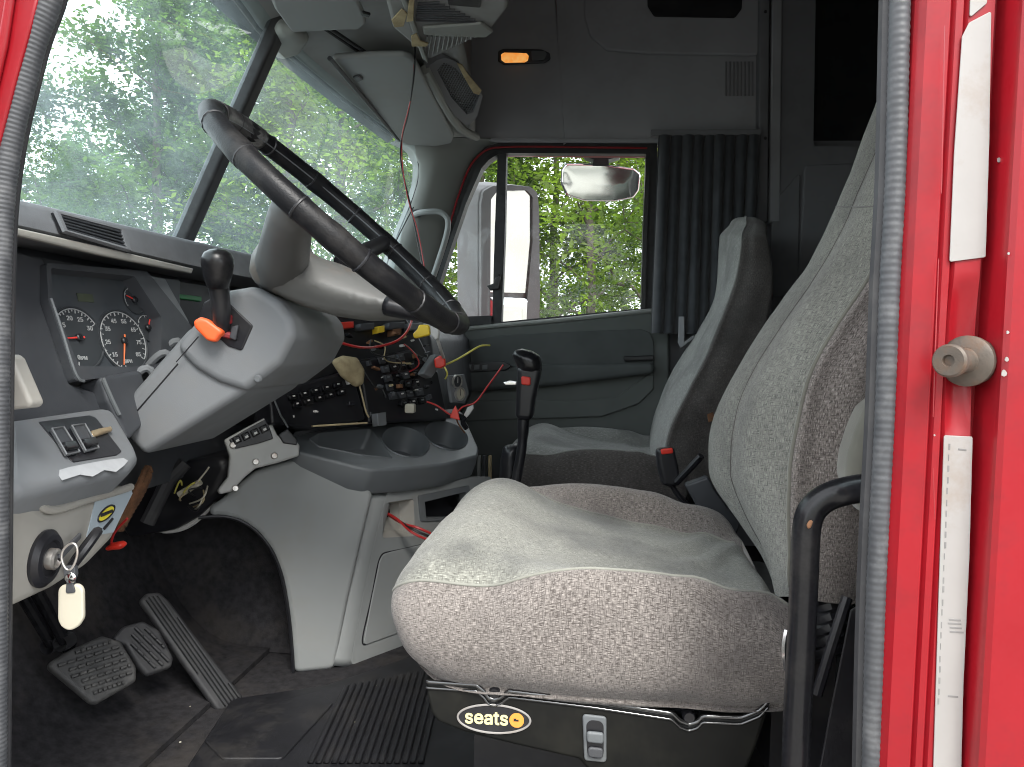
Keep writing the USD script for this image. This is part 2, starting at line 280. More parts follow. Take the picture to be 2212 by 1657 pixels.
def leafmat(name, c, tr):
    c = np.asarray(c)
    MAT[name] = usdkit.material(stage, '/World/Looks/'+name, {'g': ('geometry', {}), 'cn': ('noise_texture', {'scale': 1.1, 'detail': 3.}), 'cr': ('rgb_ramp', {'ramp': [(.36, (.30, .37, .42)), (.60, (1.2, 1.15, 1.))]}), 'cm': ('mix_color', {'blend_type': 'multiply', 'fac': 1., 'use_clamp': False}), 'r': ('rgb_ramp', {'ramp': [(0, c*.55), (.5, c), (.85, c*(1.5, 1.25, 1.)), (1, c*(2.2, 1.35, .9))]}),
        'p': ('principled_bsdf', {'roughness': .5, 'specular_ior_level': .35}), 't': ('translucent_bsdf', {}), 'h': ('mix_color', {'blend_type': 'multiply', 'fac': 1., 'b': (1.5, 1.7, .8)}), 'm': ('mix_closure', {'fac': tr})},
        [('g.random_per_island', 'r.fac'), ('g.position', 'cn.vector'), ('cn.fac', 'cr.fac'), ('r.color', 'cm.a'), ('cr.color', 'cm.b'), ('cm.result', 'p.base_color'), ('cm.result', 'h.a'), ('h.result', 't.color'), ('p.BSDF', 'm.closure1'), ('t.BSDF', 'm.closure2')], surface='m.closure')
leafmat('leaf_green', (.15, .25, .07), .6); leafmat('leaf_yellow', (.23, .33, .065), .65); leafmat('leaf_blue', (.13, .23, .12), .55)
def glassmat(name, tint, dust, dustcol=(.7, .78, .78), f0=.04):
    MAT[name] = usdkit.material(stage, '/World/Looks/'+name, {'lw': ('layer_weight', {'blend': .5}), 'pw': ('math', {'math_type': 'power', 'value2': 5.}), 'f': ('math', {'math_type': 'multiply_add', 'value2': .9, 'value3': f0}), 't': ('transparent_bsdf', {'color': tint}), 'gl': ('glossy_bsdf', {'color': (1, 1, 1), 'roughness': .01}), 'm': ('mix_closure', {}),
        'g': ('geometry', {}), 'mp': ('mapping', {'scale': (6, 2.2, 9), 'rotation': (0, .5, .3)}), 'n': ('noise_texture', {'scale': 1.6, 'detail': 7., 'roughness': .65}), 'mr': ('map_range', {'from_min': .3, 'from_max': .75, 'to_min': dust*.45, 'to_max': dust*1.6}),
        'd': ('diffuse_bsdf', {'color': dustcol}), 'tl': ('translucent_bsdf', {'color': dustcol}), 'dm': ('mix_closure', {'fac': .6}), 'm2': ('mix_closure', {})},
        [('lw.facing', 'pw.value1'), ('pw.value', 'f.value1'), ('f.value', 'm.fac'), ('t.BSDF', 'm.closure1'), ('gl.BSDF', 'm.closure2'), ('g.position', 'mp.vector'), ('mp.vector', 'n.vector'), ('n.fac', 'mr.value'), ('mr.result', 'm2.fac'), ('d.BSDF', 'dm.closure1'), ('tl.BSDF', 'dm.closure2'), ('m.closure', 'm2.closure1'), ('dm.closure', 'm2.closure2')], surface='m2.closure')
glassmat('windshield_glass', (.84, .95, .95), .075, (.60, .76, .80)); glassmat('door_glass', (.95, .98, .96), .005, f0=.022)
MAT['lamp_lens'] = usdkit.material(stage, '/World/Looks/lamp_lens', {'g': ('geometry', {}), 'n': ('noise_texture', {'scale': 90.}), 'r': ('rgb_ramp', {'ramp': [(.35, (1, .30, .04)), (.65, (1, .50, .14))]}), 'e': ('emission', {'strength': .16}), 'p': ('principled_bsdf', {'base_color': (.8, .4, .12), 'roughness': .2}), 'a': ('add_closure', {})},
    [('g.position', 'n.vector'), ('n.fac', 'r.fac'), ('r.color', 'e.color'), ('e.emission', 'a.closure1'), ('p.BSDF', 'a.closure2')], surface='a.closure')
# ---------------------------------------------------------------- ground and trees
g = np.linspace(-1, 1, 61); gx, gy = np.meshgrid(np.sign(g)*abs(g)**2.2*160, np.sign(g)*abs(g)**2.2*160, indexing='ij')
gz = -1.35+(meshkit.fbm(np.stack([gx*.12, gy*.12, gx*0], -1), 4)-.5)*.5*np.clip((np.hypot(gx, gy-1)-4)/6, 0, 1)
struct('ground', grid(np.stack([gx, gy, gz], -1)), 'ground_gravel', 'pale gravel yard around the truck', smooth=True)
def tree_meshes(seed, h, spread, low, n_limb, per, leaf, droop=.1):
    r = np.random.default_rng(seed); zs = np.linspace(0, h, 12); wob = np.cumsum(r.normal(0, .045, (12, 2)), 0)*h/7
    tr = np.c_[wob, zs]; parts = [tube(tr, np.linspace(.115, .02, 12)*h/7, 8)]; cl = []
    for k in range(n_limb):
        t = low+(1-low)*((k+.5)/n_limb)**.85*.97; b = np.array([np.interp(t*h, zs, tr[:, i]) for i in range(3)]); a = k*2.4+r.normal(0, .35)
        L = spread*(1.12-t)*(.75+.5*r.random())*min(1, .55+1.3*t); e = np.array([math.cos(a), math.sin(a), .25+.55*t+r.normal(0, .12)]); s = np.linspace(0, 1, 7)[:, None]
        p = b+e*L*s+np.array([0, 0, -droop*L])*s**2+r.normal(0, .05*L, (7, 3))*s; parts.append(tube(p, np.linspace(.032, .006, 7)*h/7*(1.3-t), 5))
        for j in range(3):
            i = r.integers(2, 6); q = p[i]+np.linspace(0, 1, 4)[:, None]*(unit(e+r.normal(0, .7, 3))*L*.45); parts.append(tube(q, np.linspace(.012, .004, 4)*h/7, 4)); cl += [q[1], q[2], q[3]]
        cl += [p[3], p[4], p[5], p[6]]
    cl = np.array(cl); n = len(cl)*per; c = np.repeat(cl, per, 0)+r.normal(0, 1, (n, 3))*np.array([.21, .21, .13])*(h/7)**.5*(.6+.8*np.repeat(r.random(len(cl)), per))[:, None]
    d = r.normal(0, 1, (n, 3)); d[:, 2] *= .5; d /= np.linalg.norm(d, axis=1, keepdims=True); nrm = r.normal(0, .55, (n, 3))+[0, 0, 1]; w = np.cross(d, nrm); w /= np.linalg.norm(w, axis=1, keepdims=True); up_ = np.cross(w, d)
    l = leaf*(.6+.8*r.random(n))[:, None]; V = np.stack([c, c+d*l*.5+w*l*.26+up_*l*.07, c+d*l, c+d*l*.5-w*l*.26+up_*l*.07], 1).reshape(-1, 3); k = np.arange(n)*4
    return cat(*parts), TM(V, np.r_[np.c_[k, k+1, k+2], np.c_[k, k+2, k+3]])
KINDS = {'wood': (11, 8.2, 2.9, .10, 26, 66, .10, 'leaf_green', .1), 'pale': (23, 7.4, 2.7, .08, 24, 64, .098, 'leaf_blue', .2), 'young': (37, 5.6, 2.0, .14, 21, 40, .072, 'leaf_yellow', .25)}
FIRST = {}
def tree(kind, azi, dist, sc, rot, label):
    a = math.radians(azi); loc = np.array([math.sin(a)*dist, -.65+math.cos(a)*dist, -1.42]); name = 'young_tree' if kind == 'young' else 'leafy_tree'
    if kind not in FIRST:
        s, h, sp, low, nl, per, leaf, lm, dr = KINDS[kind]; t = Thing(name, label, 'tree', (0, 0, 0), 'trees around the truck'); tr, cr = tree_meshes(s, h, sp, low, nl, per, leaf, dr)
        t.add('trunk', tr, 'bark', smooth=True); t.add('crown', cr, lm, smooth=False); FIRST[kind] = t.path; pr = t.prim
    else:
        p = numbered('/World/'+name); x = UsdGeom.Xform.Define(stage, p); pr = x.GetPrim(); pr.GetReferences().AddInternalReference(FIRST[kind]); pr.SetInstanceable(True)
        pr.SetCustomDataByKey('label', label); pr.SetCustomDataByKey('category', 'tree'); pr.SetCustomDataByKey('group', 'trees around the truck')
    x = UsdGeom.Xformable(pr); x.ClearXformOpOrder(); op = x.AddTransformOp(); R = np.eye(4); c, s_ = math.cos(rot)*sc, math.sin(rot)*sc
    R[0, :2] = c, s_; R[1, :2] = -s_, c; R[2, 2] = sc; R[3, :3] = loc; op.Set(Gf.Matrix4d(*R.ravel().tolist()))
for k_ in [('pale', -38.5, 10.5, .68, .4, 'pale green tree at the far left edge of the windshield, beside the red door pillar'),
           ('wood', -31, 10.5, .80, 2.1, 'tall tree in the left windshield pane, left of the black divider'),
           ('pale', -26, 12.5, .98, 1.2, 'bluish green tree directly behind the black windshield divider'),
           ('young', -21.5, 8.6, .95, .9, 'yellow green tree just right of the black windshield divider'),
           ('wood', -17.5, 11, .95, 4.1, 'dense tree in the right windshield pane above the steering wheel rim'),
           ('young', -13.2, 9, .92, 3.0, 'yellowish tree at the right corner of the windshield beside the hanging wire'),
           ('wood', -35, 16, .66, 5.2, 'far low tree behind the leftmost windshield trees'),
           ('pale', -29.5, 18, 1.12, 2.6, 'far tall tree between the left windshield trees'),
           ('wood', -23.5, 19, 1.2, .2, 'far tree whose top reaches the exterior visor, in the right windshield pane'),
           ('pale', -15, 19, 1.05, 3.9, 'far tree behind the steering wheel in the right windshield pane'),
           ('young', -8.3, 8.2, .9, 1.7, 'leafy young tree in the small front vent pane of the passenger window'),
           ('young', -3.6, 8.8, .97, 4.6, 'young tree behind the large outside mirror'),
           ('young', .2, 7.8, .86, .3, 'bright green young tree in the middle of the passenger window'),
           ('young', 3.6, 8.6, .98, 2.4, 'bright young tree at the right side of the passenger window'),
           ('young', 7.5, 9.5, .9, 5.5, 'young tree mostly hidden by the curtain beside the passenger window'),
           ('wood', -7, 15, .72, 1.1, 'far tree low behind the vent pane of the passenger window'),
           ('pale', -1, 15.5, .66, 2.2, 'far tree under the round outside mirror'), ('wood', 5, 15, .70, 3.4, 'far tree at the right edge of the passenger window'),
           ('wood', 150, 17, .9, 1.0, 'tree across the yard on the driver side, seen only in reflections'), ('pale', 163, 16, .95, 2.0, 'pale tree across the yard on the driver side'), ('wood', 174, 18, 1., 3.0, 'dense tree across the yard on the driver side'),
           ('pale', 185, 17, .9, 4.0, 'round pale tree across the yard on the driver side'), ('wood', 196, 18, .95, 5.0, 'broad tree across the yard on the driver side'), ('wood', 209, 18, 1., .6, 'far tree across the yard on the driver side')]: tree(*k_)

# ---------------------------------------------------------------- cab shell
cab = Thing('truck_cab', 'red truck cab interior with grey trim seen through the open driver door', 'truck', (0, 1.03, 0))
def box(x0, x1, y0, y1, z0, z1, bev=0.): return rbox(((x0+x1)/2, (y0+y1)/2, (z0+z1)/2), (x1-x0, y1-y0, z1-z0), None, bev) if bev else trimesh.creation.box(bounds=[(x0, y0, z0), (x1, y1, z1)])
cab.add('floor', box(-1.05, 1.7, .02, 2.1, -.05, 0), 'carpet')
cab.add('firewall', cat(box(-1.10, -1.05, .02, 2.1, 0, .86), solid(up2(np.array([[(x, y, z) for y in (.03, .5, .94)] for x, z in ((-.66, .001), (-.74, .005), (-.82, .035), (-.91, .13), (-.98, .30), (-1.03, .55))]), 4, 2), .01)), 'carpet')
# engine tunnel beside the pedals
tq = [[(x, y, z) for x in (-1.04, -.85, -.68, -.56, -.48)] for y, z in ((.905, .0), (.93, .12), (.95, .24), (.985, .31), (1.05, .335), (1.4, .335), (1.5, .25), (1.52, 0))]
cab.add('engine_tunnel', solid(up2(np.array(tq), 3, 2), .01), 'carpet')
ROOF = 1.98
cab.add('roof_liner', cat(box(-.45, 1.7, -.02, 2.12, ROOF, ROOF+.05), box(-.50, -.45, -.02, 2.12, 1.5, ROOF+.05)), 'trim_grey')
cab.add('rear_side_lining', box(.20, 1.65, 2.06, 2.085, 0, 1.37), 'trim_dark')
cab.add('front_side_lining', box(-1.05, -.56, 2.06, 2.085, 0, .86), 'trim_dark')
cab.add('rear_wall', box(1.65, 1.7, -.02, 2.12, 0, ROOF), 'trim_dark')
for b_ in ((.40, 1.65, -.03, .0, 0, ROOF), (-.50, .40, -.03, .0, 1.43, ROOF), (-1.1, -.62, -.03, .03, -.3, .80)): cab.add('driver_side_wall', box(*b_), 'trim_dark')
cab.add('outer_skin', cat(box(-1.0, 1.75, 2.10, 2.13, -.4, .72), box(.30, 1.75, 2.125, 2.15, .72, 2.02), box(-.60, .30, 2.10, 2.14, 1.40, 2.02), box(-.55, 1.75, -.06, 2.14, 2.03, 2.06), box(-1.13, -1.10, -.05, 2.14, -.4, .82)), 'red_paint')
# passenger side trim above the door
sw = YF(2.02); xs = PY(1212, 150, 2.02)[0]; zt = PY(1212, 303, 2.02)[2]
seam = sw.px([(1197, -60), (1206, 60), (1213, 140), (1219, 306)])
lo = sw.px([(980, 292), (1030, 306), (1219, 306)]); hi = sw.px([(960, -60), (1197, -60)])
cab.add('side_trim', prism(sw, np.vstack([lo, seam[:3][::-1]*1.0-[.003, 0], hi[:1]]), -.06, .0, .006, .0), 'trim_grey')
rgt = sw.px([(1219, 306), (1655, 306), (1655, -60)]); cab.add('side_trim', prism(sw, np.vstack([seam+[.003, 0], rgt[::-1]]), -.06, .0, .006), 'trim_grey')
# raised upper panel with a rounded lower lip, a dark pocket and a louvre
pan = sw.px([(1262, -60), (1262, 40), (1275, 82), (1310, 112), (1400, 120), (1640, 124), (1640, -60)])
up_panel = cab.add('upper_panel', prism(sw, pan, .0, .018, .008, .02), 'trim_grey')
cab.add('pocket', prism(sw, sw.px([(1395, -60), (1398, 20), (1412, 42), (1585, 45), (1600, 25), (1603, -60)]), .018, .021, .002, .012), 'black_plastic', under=up_panel)
for k in range(8):
    u = 1566+k*8.2; cab.add('louvre_slat', prism(sw, sw.px([(u, 134), (u+3.6, 134), (u+3.6, 207), (u, 207)]), .0, .005, .0012), 'trim_dark')
cab.add('door_header', prism(sw, sw.px([(1035, 300), (1650, 303), (1650, 311), (1070, 309)]), .0, .012, .003), 'trim_grey')
# sleeper side: posts, dark cabinet opening and the lower locker
sl = YF(1.98)
for a_, b_, mt in ((1641, 1663, 'trim_dark'), (1667, 1690, 'trim_grey')): cab.add('sleeper_post', prism(sl, sl.px([(a_, -60), (b_, -60), (b_-6, 480), (a_-6, 480)]), -.05, .01, .006), mt)
fr_ = Polygon(sl.px([(1690, -80), (2100, -80), (2100, 760), (1660, 760), (1684, 480)]))
hole = Polygon(rnd(sl.px([(1763, -60), (1990, -60), (1990, 318), (1757, 316)]), .012))
cab.add('sleeper_panel', plate(sl, fr_.difference(hole), -.03, .0), 'trim_dark', smooth=False)
cab.add('cabinet_opening', plate(sl, hole.buffer(.02), -.11, -.09), 'black_plastic', smooth=False)
cab.add('locker_door', prism(sl, sl.px([(1738, 358), (1900, 352), (1890, 640), (1722, 640), (1735, 372)]), .0, .012, .005, .006), 'trim_dark')
cab.add('locker_door', prism(sl, sl.px([(1668, 440), (1728, 372), (1722, 640), (1660, 640)]), .0, .008, .005, .003), 'trim_dark')
for v in (28, 300): cab.add('trim_screw', lathe([(0, .004), (.004, .003), (.0055, 0)], sl(np.array([sl.px([(1652, v)])[0]]), .01)[0], sl.n, 12), 'black_plastic')
# passenger side windshield pillar trim
edge = np.array([PY(u, v, y) for u, v, y in ((858, 302, 1.90), (893, 318, 1.93), (909, 352, 1.95), (908, 392, 1.955), (893, 440, 1.955), (868, 500, 1.955), (845, 560, 1.955), (820, 640, 1.955))])
dr = np.array([PY(u, v, 2.03) for u, v in ((1075, 300), (1045, 312), (1012, 345), (993, 395), (975, 450), (955, 515), (935, 590), (905, 690))])
ea, eb = lin(edge, 26), lin(dr, 26)
A = [ea+[-.03, .03, 0], ea+[-.004, .006, 0], ea+[.004, -.006, .0], ea*.75+eb*.25+[.002, -.030, 0], ea*.45+eb*.55+[.0, -.028, 0], eb+[-.006, -.012, 0], eb+[0, .01, 0]]
cab.add('windshield_pillar_trim', solid(up2(np.array(A), 3, 1), .006), 'pillar_grey', smooth=50)
cab.add('windshield_edge_seal', tube(spl(edge+[-.006, 0, 0], 60), .0055, 8), 'rubber')
# driver side front pillar, red, with ribbed edge seal
rp = YF(-.012)
cab.add('front_pillar', prism(rp, rp.px([(92, -60), (62, 67), (34, 168), (2, 292), (-50, 480), (-70, 900), (-260, 900), (-260, -60)]), -.006, .0, .002), 'red_paint')
cab.add('front_pillar_rib', prism(rp, rp.px([(28, -60), (46, -60), (22, 100), (-15, 260), (-40, 260), (2, 100)]), .0, .006, .003), 'red_paint')
def ribbed(cl, r, pitch, n=14):
    L = np.linalg.norm(np.diff(cl, axis=0), axis=1).sum(); m = int(L/pitch)*4+1; p = lin(cl, m); k = np.arange(m) % 4
    return tube(p, r*np.array([.955, 1.0, 1.0, .955])[k], n)
SL = [(116, -50), (108, 0), (80, 76), (52, 178), (28, 278), (9, 400), (1, 500), (-4, 700), (-7, 1000), (-12, 1700)]
cab.add('door_edge_seal', ribbed(spl([PY(u, v, .0) for u, v in SL], 160), .0100, .0042), 'seal_rubber', smooth=25)
SR = [(1941, -60), (1938, 0), (1928, 395), (1917, 600), (1906, 900), (1889, 1243), (1878, 1657), (1876, 1740)]
sr = spl([PY(u, v, .0) for u, v in SR], 120)
cab.add('door_edge_seal', ribbed(sr+[.002, 0, 0], .0080, .0059), 'seal_rubber', smooth=25)
cab.add('seal_lip', tube(spl([PY(u, v, .01) for u, v in SL], 120)+[.0052, .006, 0], .0055, 8), 'rubber')
cab.add('seal_lip', tube(sr+[-.0052, .008, 0], .0060, 8), 'rubber')
# red rear door post in plan: flange, groove, flat with stickers, recess, outer lip
prof = [(.236, .012), (.238, -.004), (.244, -.012), (.260, -.015), (.2618, -.0125), (.2636, -.0165), (.2685, -.017), (.2702, -.0145), (.272, -.018), (.2905, -.018), (.2925, -.012), (.2955, -.003), (.2985, -.003), (.3, -.010), (.2997, -.033), (.3003, -.0375), (.304, -.040), (.40, -.042), (1.0, -.042), (1.75, -.042)]
pp = np.array(prof); fl_ = np.c_[np.linspace(.2735, .2895, 9), np.full(9, -.018)]; pp = np.vstack([pp[:9], fl_, pp[9:]]); sz_ = PY(2092, 780, -.02)[2]; zz_ = np.r_[np.linspace(-.1, sz_-.08, 8), np.linspace(sz_-.075, sz_+.075, 31), np.linspace(sz_+.08, 1.3, 8)]
bowl = lambda x, z: .009*np.clip(1-((x-.2805)/.0125)**2, 0, 1)*np.clip(1-((z-sz_)/.062)**2, 0, 1)**.7 if -.02 < x-.2805 < .02 else 0
post = cab.add('rear_door_post', solid(np.array([[(x+.004*(z-.6), y+bowl(x, z), z) for x, y in pp] for z in zz_]), .002, True), 'red_paint', smooth=25, label='red rear door post with striker bolt and white tape')
jf = YF(-.0185)
def onpost(name, poly, mt, c0=0., c1=.0012, r=.001): return cab.add(name, prism(jf, jf.px(poly), c0, c1, .0004, r, 2), mt, under=post)
t1 = onpost('white_tape', [(2092, 50), (2140, 25), (2136, 300), (2128, 556), (2050, 566), (2060, 330), (2077, 80)], 'white_tape')
onpost('white_tape', [(2096, -40), (2131, -40), (2131, 8), (2093, 40)], 'white_tape')
onpost('printed_label', [(2038, 940), (2100, 943), (2093, 1200), (2080, 1480), (2073, 1760), (2012, 1760), (2026, 1300)], 'white_tape')
for k in range(24):
    v = 958+k*24+RNG.normal(0, 2); u = 2048-.042*(v-940); w = RNG.uniform(4, 10)
    onpost('printed_mark', [(u, v), (u+w*.45, v), (u+w*.4, v+13), (u, v+14)], 'pale_print', .0012, .0015, 0)
for v, u, w in ((968, 2068, 18), (1335, 2048, 26), (1343, 2046, 29), (1352, 2050, 26), (1361, 2050, 30), (1500, 2046, 22)): onpost('printed_mark', [(u, v), (u+w, v+2), (u+w, v+6), (u, v+4)], 'pale_print', .0012, .0015, 0)
# striker bolt
sb = PY(2092, 780, -.02); ax = unit(PY(2028, 779, -.055)-sb)
post_bolt = cab.add('striker_bolt', lathe([(0, -.012), (.0175, -.012), (.0185, -.002), (.0195, 0), (.0195, .004), (.0165, .0065), (.010, .0075), (.0088, .010), (.0088, .026), (.012, .0275), (.0125, .033), (.011, .035), (.0045, .035), (.0038, .032), (0, .032)], sb, ax, 28), 'old_steel', under=post)
for u, v, s in ((2157, 346, 7), (2178, 548, 4), (2176, 718, 5), (2168, 806, 10), (2174, 776, 7), (2160, 1045, 5), (2018, 940, 3), (2120, 1340, 4), ):
    s *= .75; lf = YF(-.0408 if u > 2162 else -.0185); a = np.linspace(0, 6.28, 9)[:-1]
    cab.add('paint_chip', prism(lf, lf.px([(u+s*.8*math.cos(t)*(1+.3*math.sin(3*t+u)), v+s*math.sin(t)) for t in a]), 0, .0008, 0, 0), 'white_tape', under=post)
for pts in ([(2022, 560), (2024, 560), (2017, 760), (2012, 900), (2010, 900), (2014, 760)], [(2010, 1010), (2012, 1010), (2016, 1120), (2014, 1120)], [(2035, 60), (2037, 60), (2030, 420), (2028, 420)]): onpost('scratch', pts, 'dark_red', .0035, .0040, 0)
# open driver door, swung out past the left edge of the picture
dd = Thing('driver_door', 'red driver door standing open at the left, beyond the pillar', 'truck door', (-.64, -.5, .4))
dpf = Frame((-.64, -.08, 0), unit([-.22, -1, 0]), (0, 0, 1))
dd.add('door_shell', prism(dpf, [(.0, -.25), (.80, -.25), (.80, .72), (.0, .78)], -.04, .04, .015, .03), 'red_paint')
dd.add('window_frame', plate(dpf, Polygon([(0, .78), (.80, .72), (.80, 1.38), (.35, 1.40), (.22, 1.34)]).difference(Polygon([(.07, .80), (.74, .76), (.74, 1.32), (.38, 1.34), (.28, 1.30)])), -.02, .02), 'rubber', smooth=False)
dd.add('inner_panel', prism(dpf, [(.04, -.2), (.76, -.2), (.76, .68), (.04, .74)], -.06, -.04, .01, .03), 'door_grey')
# windshield: two panes and the divider
bc, tc = PY(385, 520, 1.03), PY(575, 90, 1.03); sl_ = (tc-bc)/(tc[2]-bc[2]); bc2, tc2 = bc+sl_*(.80-bc[2]), bc+sl_*(1.46-bc[2])
def pane(y1, xb, xt):
    e0, e1 = np.array([xb, y1, .80]), np.array([xt, y1, 1.46]); s = np.linspace(0, 1, 9)[:, None]; P = [(bc2*(1-t)+tc2*t)*(1-s)+(e0*(1-t)+e1*t)*s+np.array([-.035, 0, 0])*np.sin(math.pi*s) for t in np.linspace(0, 1, 6)]
    return up2(np.array(P), 2, 2)
cab.add('windshield_pane', grid(pane(.03, -.645, -.50)), 'windshield_glass', smooth=True)
cab.add('windshield_pane', grid(pane(2.03, -.665, -.56)), 'windshield_glass', smooth=True)
cab.add('windshield_divider', prism(Frame((bc2+tc2)/2+[.012, 0, 0], (0, 1, 0), sl_), [(-.021, -.36), (.021, -.36), (.021, .36), (-.021, .36)], -.02, .016, .009), 'rubber')
# exterior visor over the windshield, seen through the glass
vq = []
for s in np.linspace(0, 1, 21):
    y = .02+2.02*s; bow = -.13*math.sin(math.pi*s); vq.append([(-.61+.25*bow-d*(.135-.25*bow), y, 1.49-(.125-.01*math.cos(math.pi*(1-s)))*d-.012*d*d) for d in (0, .35, .65, 1.0)])
vq = up2(np.array(vq), 2, 3); cab.add('exterior_visor', cat(*[solid(vq[a:b, c:], .006) for a, b, c in ((0, 25, 0), (24, 32, 6), (31, 33, 0), (32, 36, 6), (35, 41, 0))]), 'dark_plastic', label='grey outer sun visor above the windshield')
# ---------------------------------------------------------------- passenger door
door = Thing('passenger_door', 'closed passenger door with grey inner panel, pull cup and black framed window', 'truck door', (-.2, 2.03, .3))
df = YF(2.03)
outer = Polygon(df.px([(900, 700), (934, 596), (962, 505), (982, 432), (998, 382), (1016, 344), (1046, 316), (1082, 306), (1420, 306), (1424, 690), (1404, 700)]))
gl = rnd(df.px([(940, 655), (951, 605), (972, 540), (1006, 440), (1026, 394), (1040, 363), (1056, 345), (1080, 330), (1397, 332), (1390, 500), (1386, 668), (1200, 685), (1010, 704)]), .006)
door.add('window_frame', plate(df, outer.difference(Polygon(gl)), -.03, -.006), 'rubber', smooth=False)
fr2 = Polygon(gl).buffer(.012).difference(Polygon(gl).buffer(-.002))
door.add('window_channel', plate(df, fr2, -.05, .006), 'black_plastic', smooth=False)
rl = [PY(u, v, 2.018) for u, v in ((932, 612), (962, 520), (985, 440), (1003, 388), (1022, 350), (1050, 325), (1085, 318), (1240, 318), (1398, 320))]
door.add('red_edge', tube(spl(rl, 70), .0035, 6), 'dark_red')
door.add('red_upper_edge', prism(YF(2.06), YF(2.06).px([(1080, 322), (1399, 322), (1399, 339), (1080, 336)]), -.02, .0, .003), 'dark_red')
gf = YF(2.07)
door.add('window_glass', grid(gf(np.array([[gf.px([p])[0] for p in ((1076, 310), (1076, 720))], [gf.px([p])[0] for p in ((1410, 310), (1410, 720))]]))), 'door_glass', smooth=False)
gv = YF(2.065)
door.add('vent_glass', grid(gv(np.array([[gv.px([p])[0] for p in ((900, 310), (900, 720))], [gv.px([p])[0] for p in ((1080, 310), (1080, 720))]]))), 'door_glass', smooth=False)
bar = door.add('divider_bar', prism(YF(2.05), YF(2.05).px([(1077, 325), (1095, 325), (1092, 500), (1084, 712), (1064, 712), (1070, 500)]), -.03, .02, .003), 'rubber')
door.add('vent_latch', cat(prism(YF(2.03), YF(2.03).px([(1052, 618), (1066, 613), (1072, 600), (1080, 592), (1083, 601), (1079, 625), (1060, 628)]), -.01, .012, .003)), 'gloss_black', under=bar)
door.add('lock_knob', rbox(PY(1352, 676, 2.02), (.012, .012, .024), None, .003), 'black_plastic')
door.add('vent_sill_pad', prism(YF(2.02), YF(2.02).px([(1006, 684), (1062, 682), (1064, 702), (1010, 704)]), -.02, .015, .004), 'rubber')
dp = YF(2.0)
pan = dp.px([(880, 722), (960, 712), (1100, 703), (1250, 689), (1400, 672), (1418, 672), (1446, 690), (1450, 1000), (1440, 1120), (860, 1120)])
door.add('inner_panel', prism(dp, pan, -.06, .0, .012, .012), 'door_grey')
door.add('sill_cap', tube(lin([PY(u, v, 2.005) for u, v in ((930, 716), (1010, 710), (1200, 693), (1401, 672), (1425, 671))], 30), .012, 10, flat=.7), 'pillar_grey')
rec = dp.px([(940, 745), (1085, 724), (1250, 716), (1385, 711), (1404, 718), (1412, 738), (1412, 800), (940, 820)])
door.add('upper_pad', prism(dp, rec, .0, .008, .005, .012), 'door_dark')
door.add('arm_rest', prism(dp, dp.px([(940, 822), (1000, 797), (1180, 787), (1412, 783), (1413, 806), (1300, 820), (1200, 832), (940, 850)]), .0, .045, .016, .01), 'door_dark')
door.add('pull_cup', prism(dp, dp.px([(1345, 770), (1412, 767), (1412, 778), (1348, 781)]), .008, .022, .004, .004), 'black_plastic')
swp = door.add('switch_plate', prism(dp, dp.px([(975, 786), (1090, 779), (1110, 790), (1096, 800), (985, 806)]), .03, .050, .004, .004), 'black_plastic')
for k in range(3): door.add('window_switch', prism(dp, dp.px([(1013+k*17, 788), (1024+k*17, 787), (1023+k*17, 797), (1012+k*17, 798)]), .050, .056, .002), 'mid_plastic', under=swp)
door.add('lower_pocket', prism(dp, dp.px([(985, 868), (1160, 862), (1240, 866), (1330, 858), (1412, 800), (1412, 840), (1380, 872), (1300, 900), (985, 910)]), .0, .010, .006, .01), 'door_grey')
# grab handle on the passenger pillar
h = Thing('pillar_grab_handle', 'grey tubular grab handle on the passenger windshield pillar', 'grab handle', PY(935, 520, 1.93))
h.add('tube', tube(spl([PY(u, v, y) for u, v, y in ((893, 466, 1.95), (905, 460, 1.90), (930, 457, 1.885), (952, 459, 1.885), (966, 472, 1.885), (966, 500, 1.885), (950, 555, 1.885), (930, 612, 1.89), (915, 640, 1.94))], 50), .0095, 10), 'grey_tube')
h.add('end_cap', rbox(PY(900, 462, 1.945), (.03, .03, .026), None, .006), 'dark_plastic')
# outside mirrors
m = Thing('outside_mirror', 'tall grey truck mirror outside the passenger window, split in two glasses', 'mirror', PY(1100, 690, 2.42))
mf = Frame(PY(1110, 550, 2.40), unit([.64, .77, 0]), (.17, -.14, 1)); mh = [(1035, 440), (1040, 412), (1060, 401), (1100, 399), (1142, 403), (1156, 416), (1160, 450), (1162, 640), (1160, 740), (1035, 740)]
m.add('housing', prism(mf, mf.px(mh), -.14, .0, .012, .02), 'grey_plastic')
m.add('rim', plate(mf, Polygon(rnd(mf.px(mh), .02)).difference(Polygon(rnd(mf.px([(1056, 430), (1070, 412), (1134, 411), (1146, 424), (1146, 520), (1134, 652), (1130, 735), (1054, 735)]), .01))), .0, .012), 'grey_plastic', smooth=False)
m.add('flat_glass', prism(mf, mf.px([(1050, 408), (1149, 408), (1149, 630), (1140, 633), (1050, 631)]), .0, .004, .001), 'mirror_glass')
m.add('convex_glass', inflate(mf, mf.px([(1054, 640), (1140, 642), (1136, 745), (1054, 745)]), .018, .05, .004, .008, 0, .02), 'mirror_glass', smooth=True)
m.add('mount_arm', tube([PY(1075, 706, 2.42), PY(1060, 716, 2.30), PY(1040, 722, 2.12)], .016, 8), 'black_plastic')
m = Thing('look_down_mirror', 'small oval mirror hanging over the top of the passenger window', 'mirror', PY(1300, 350, 2.30))
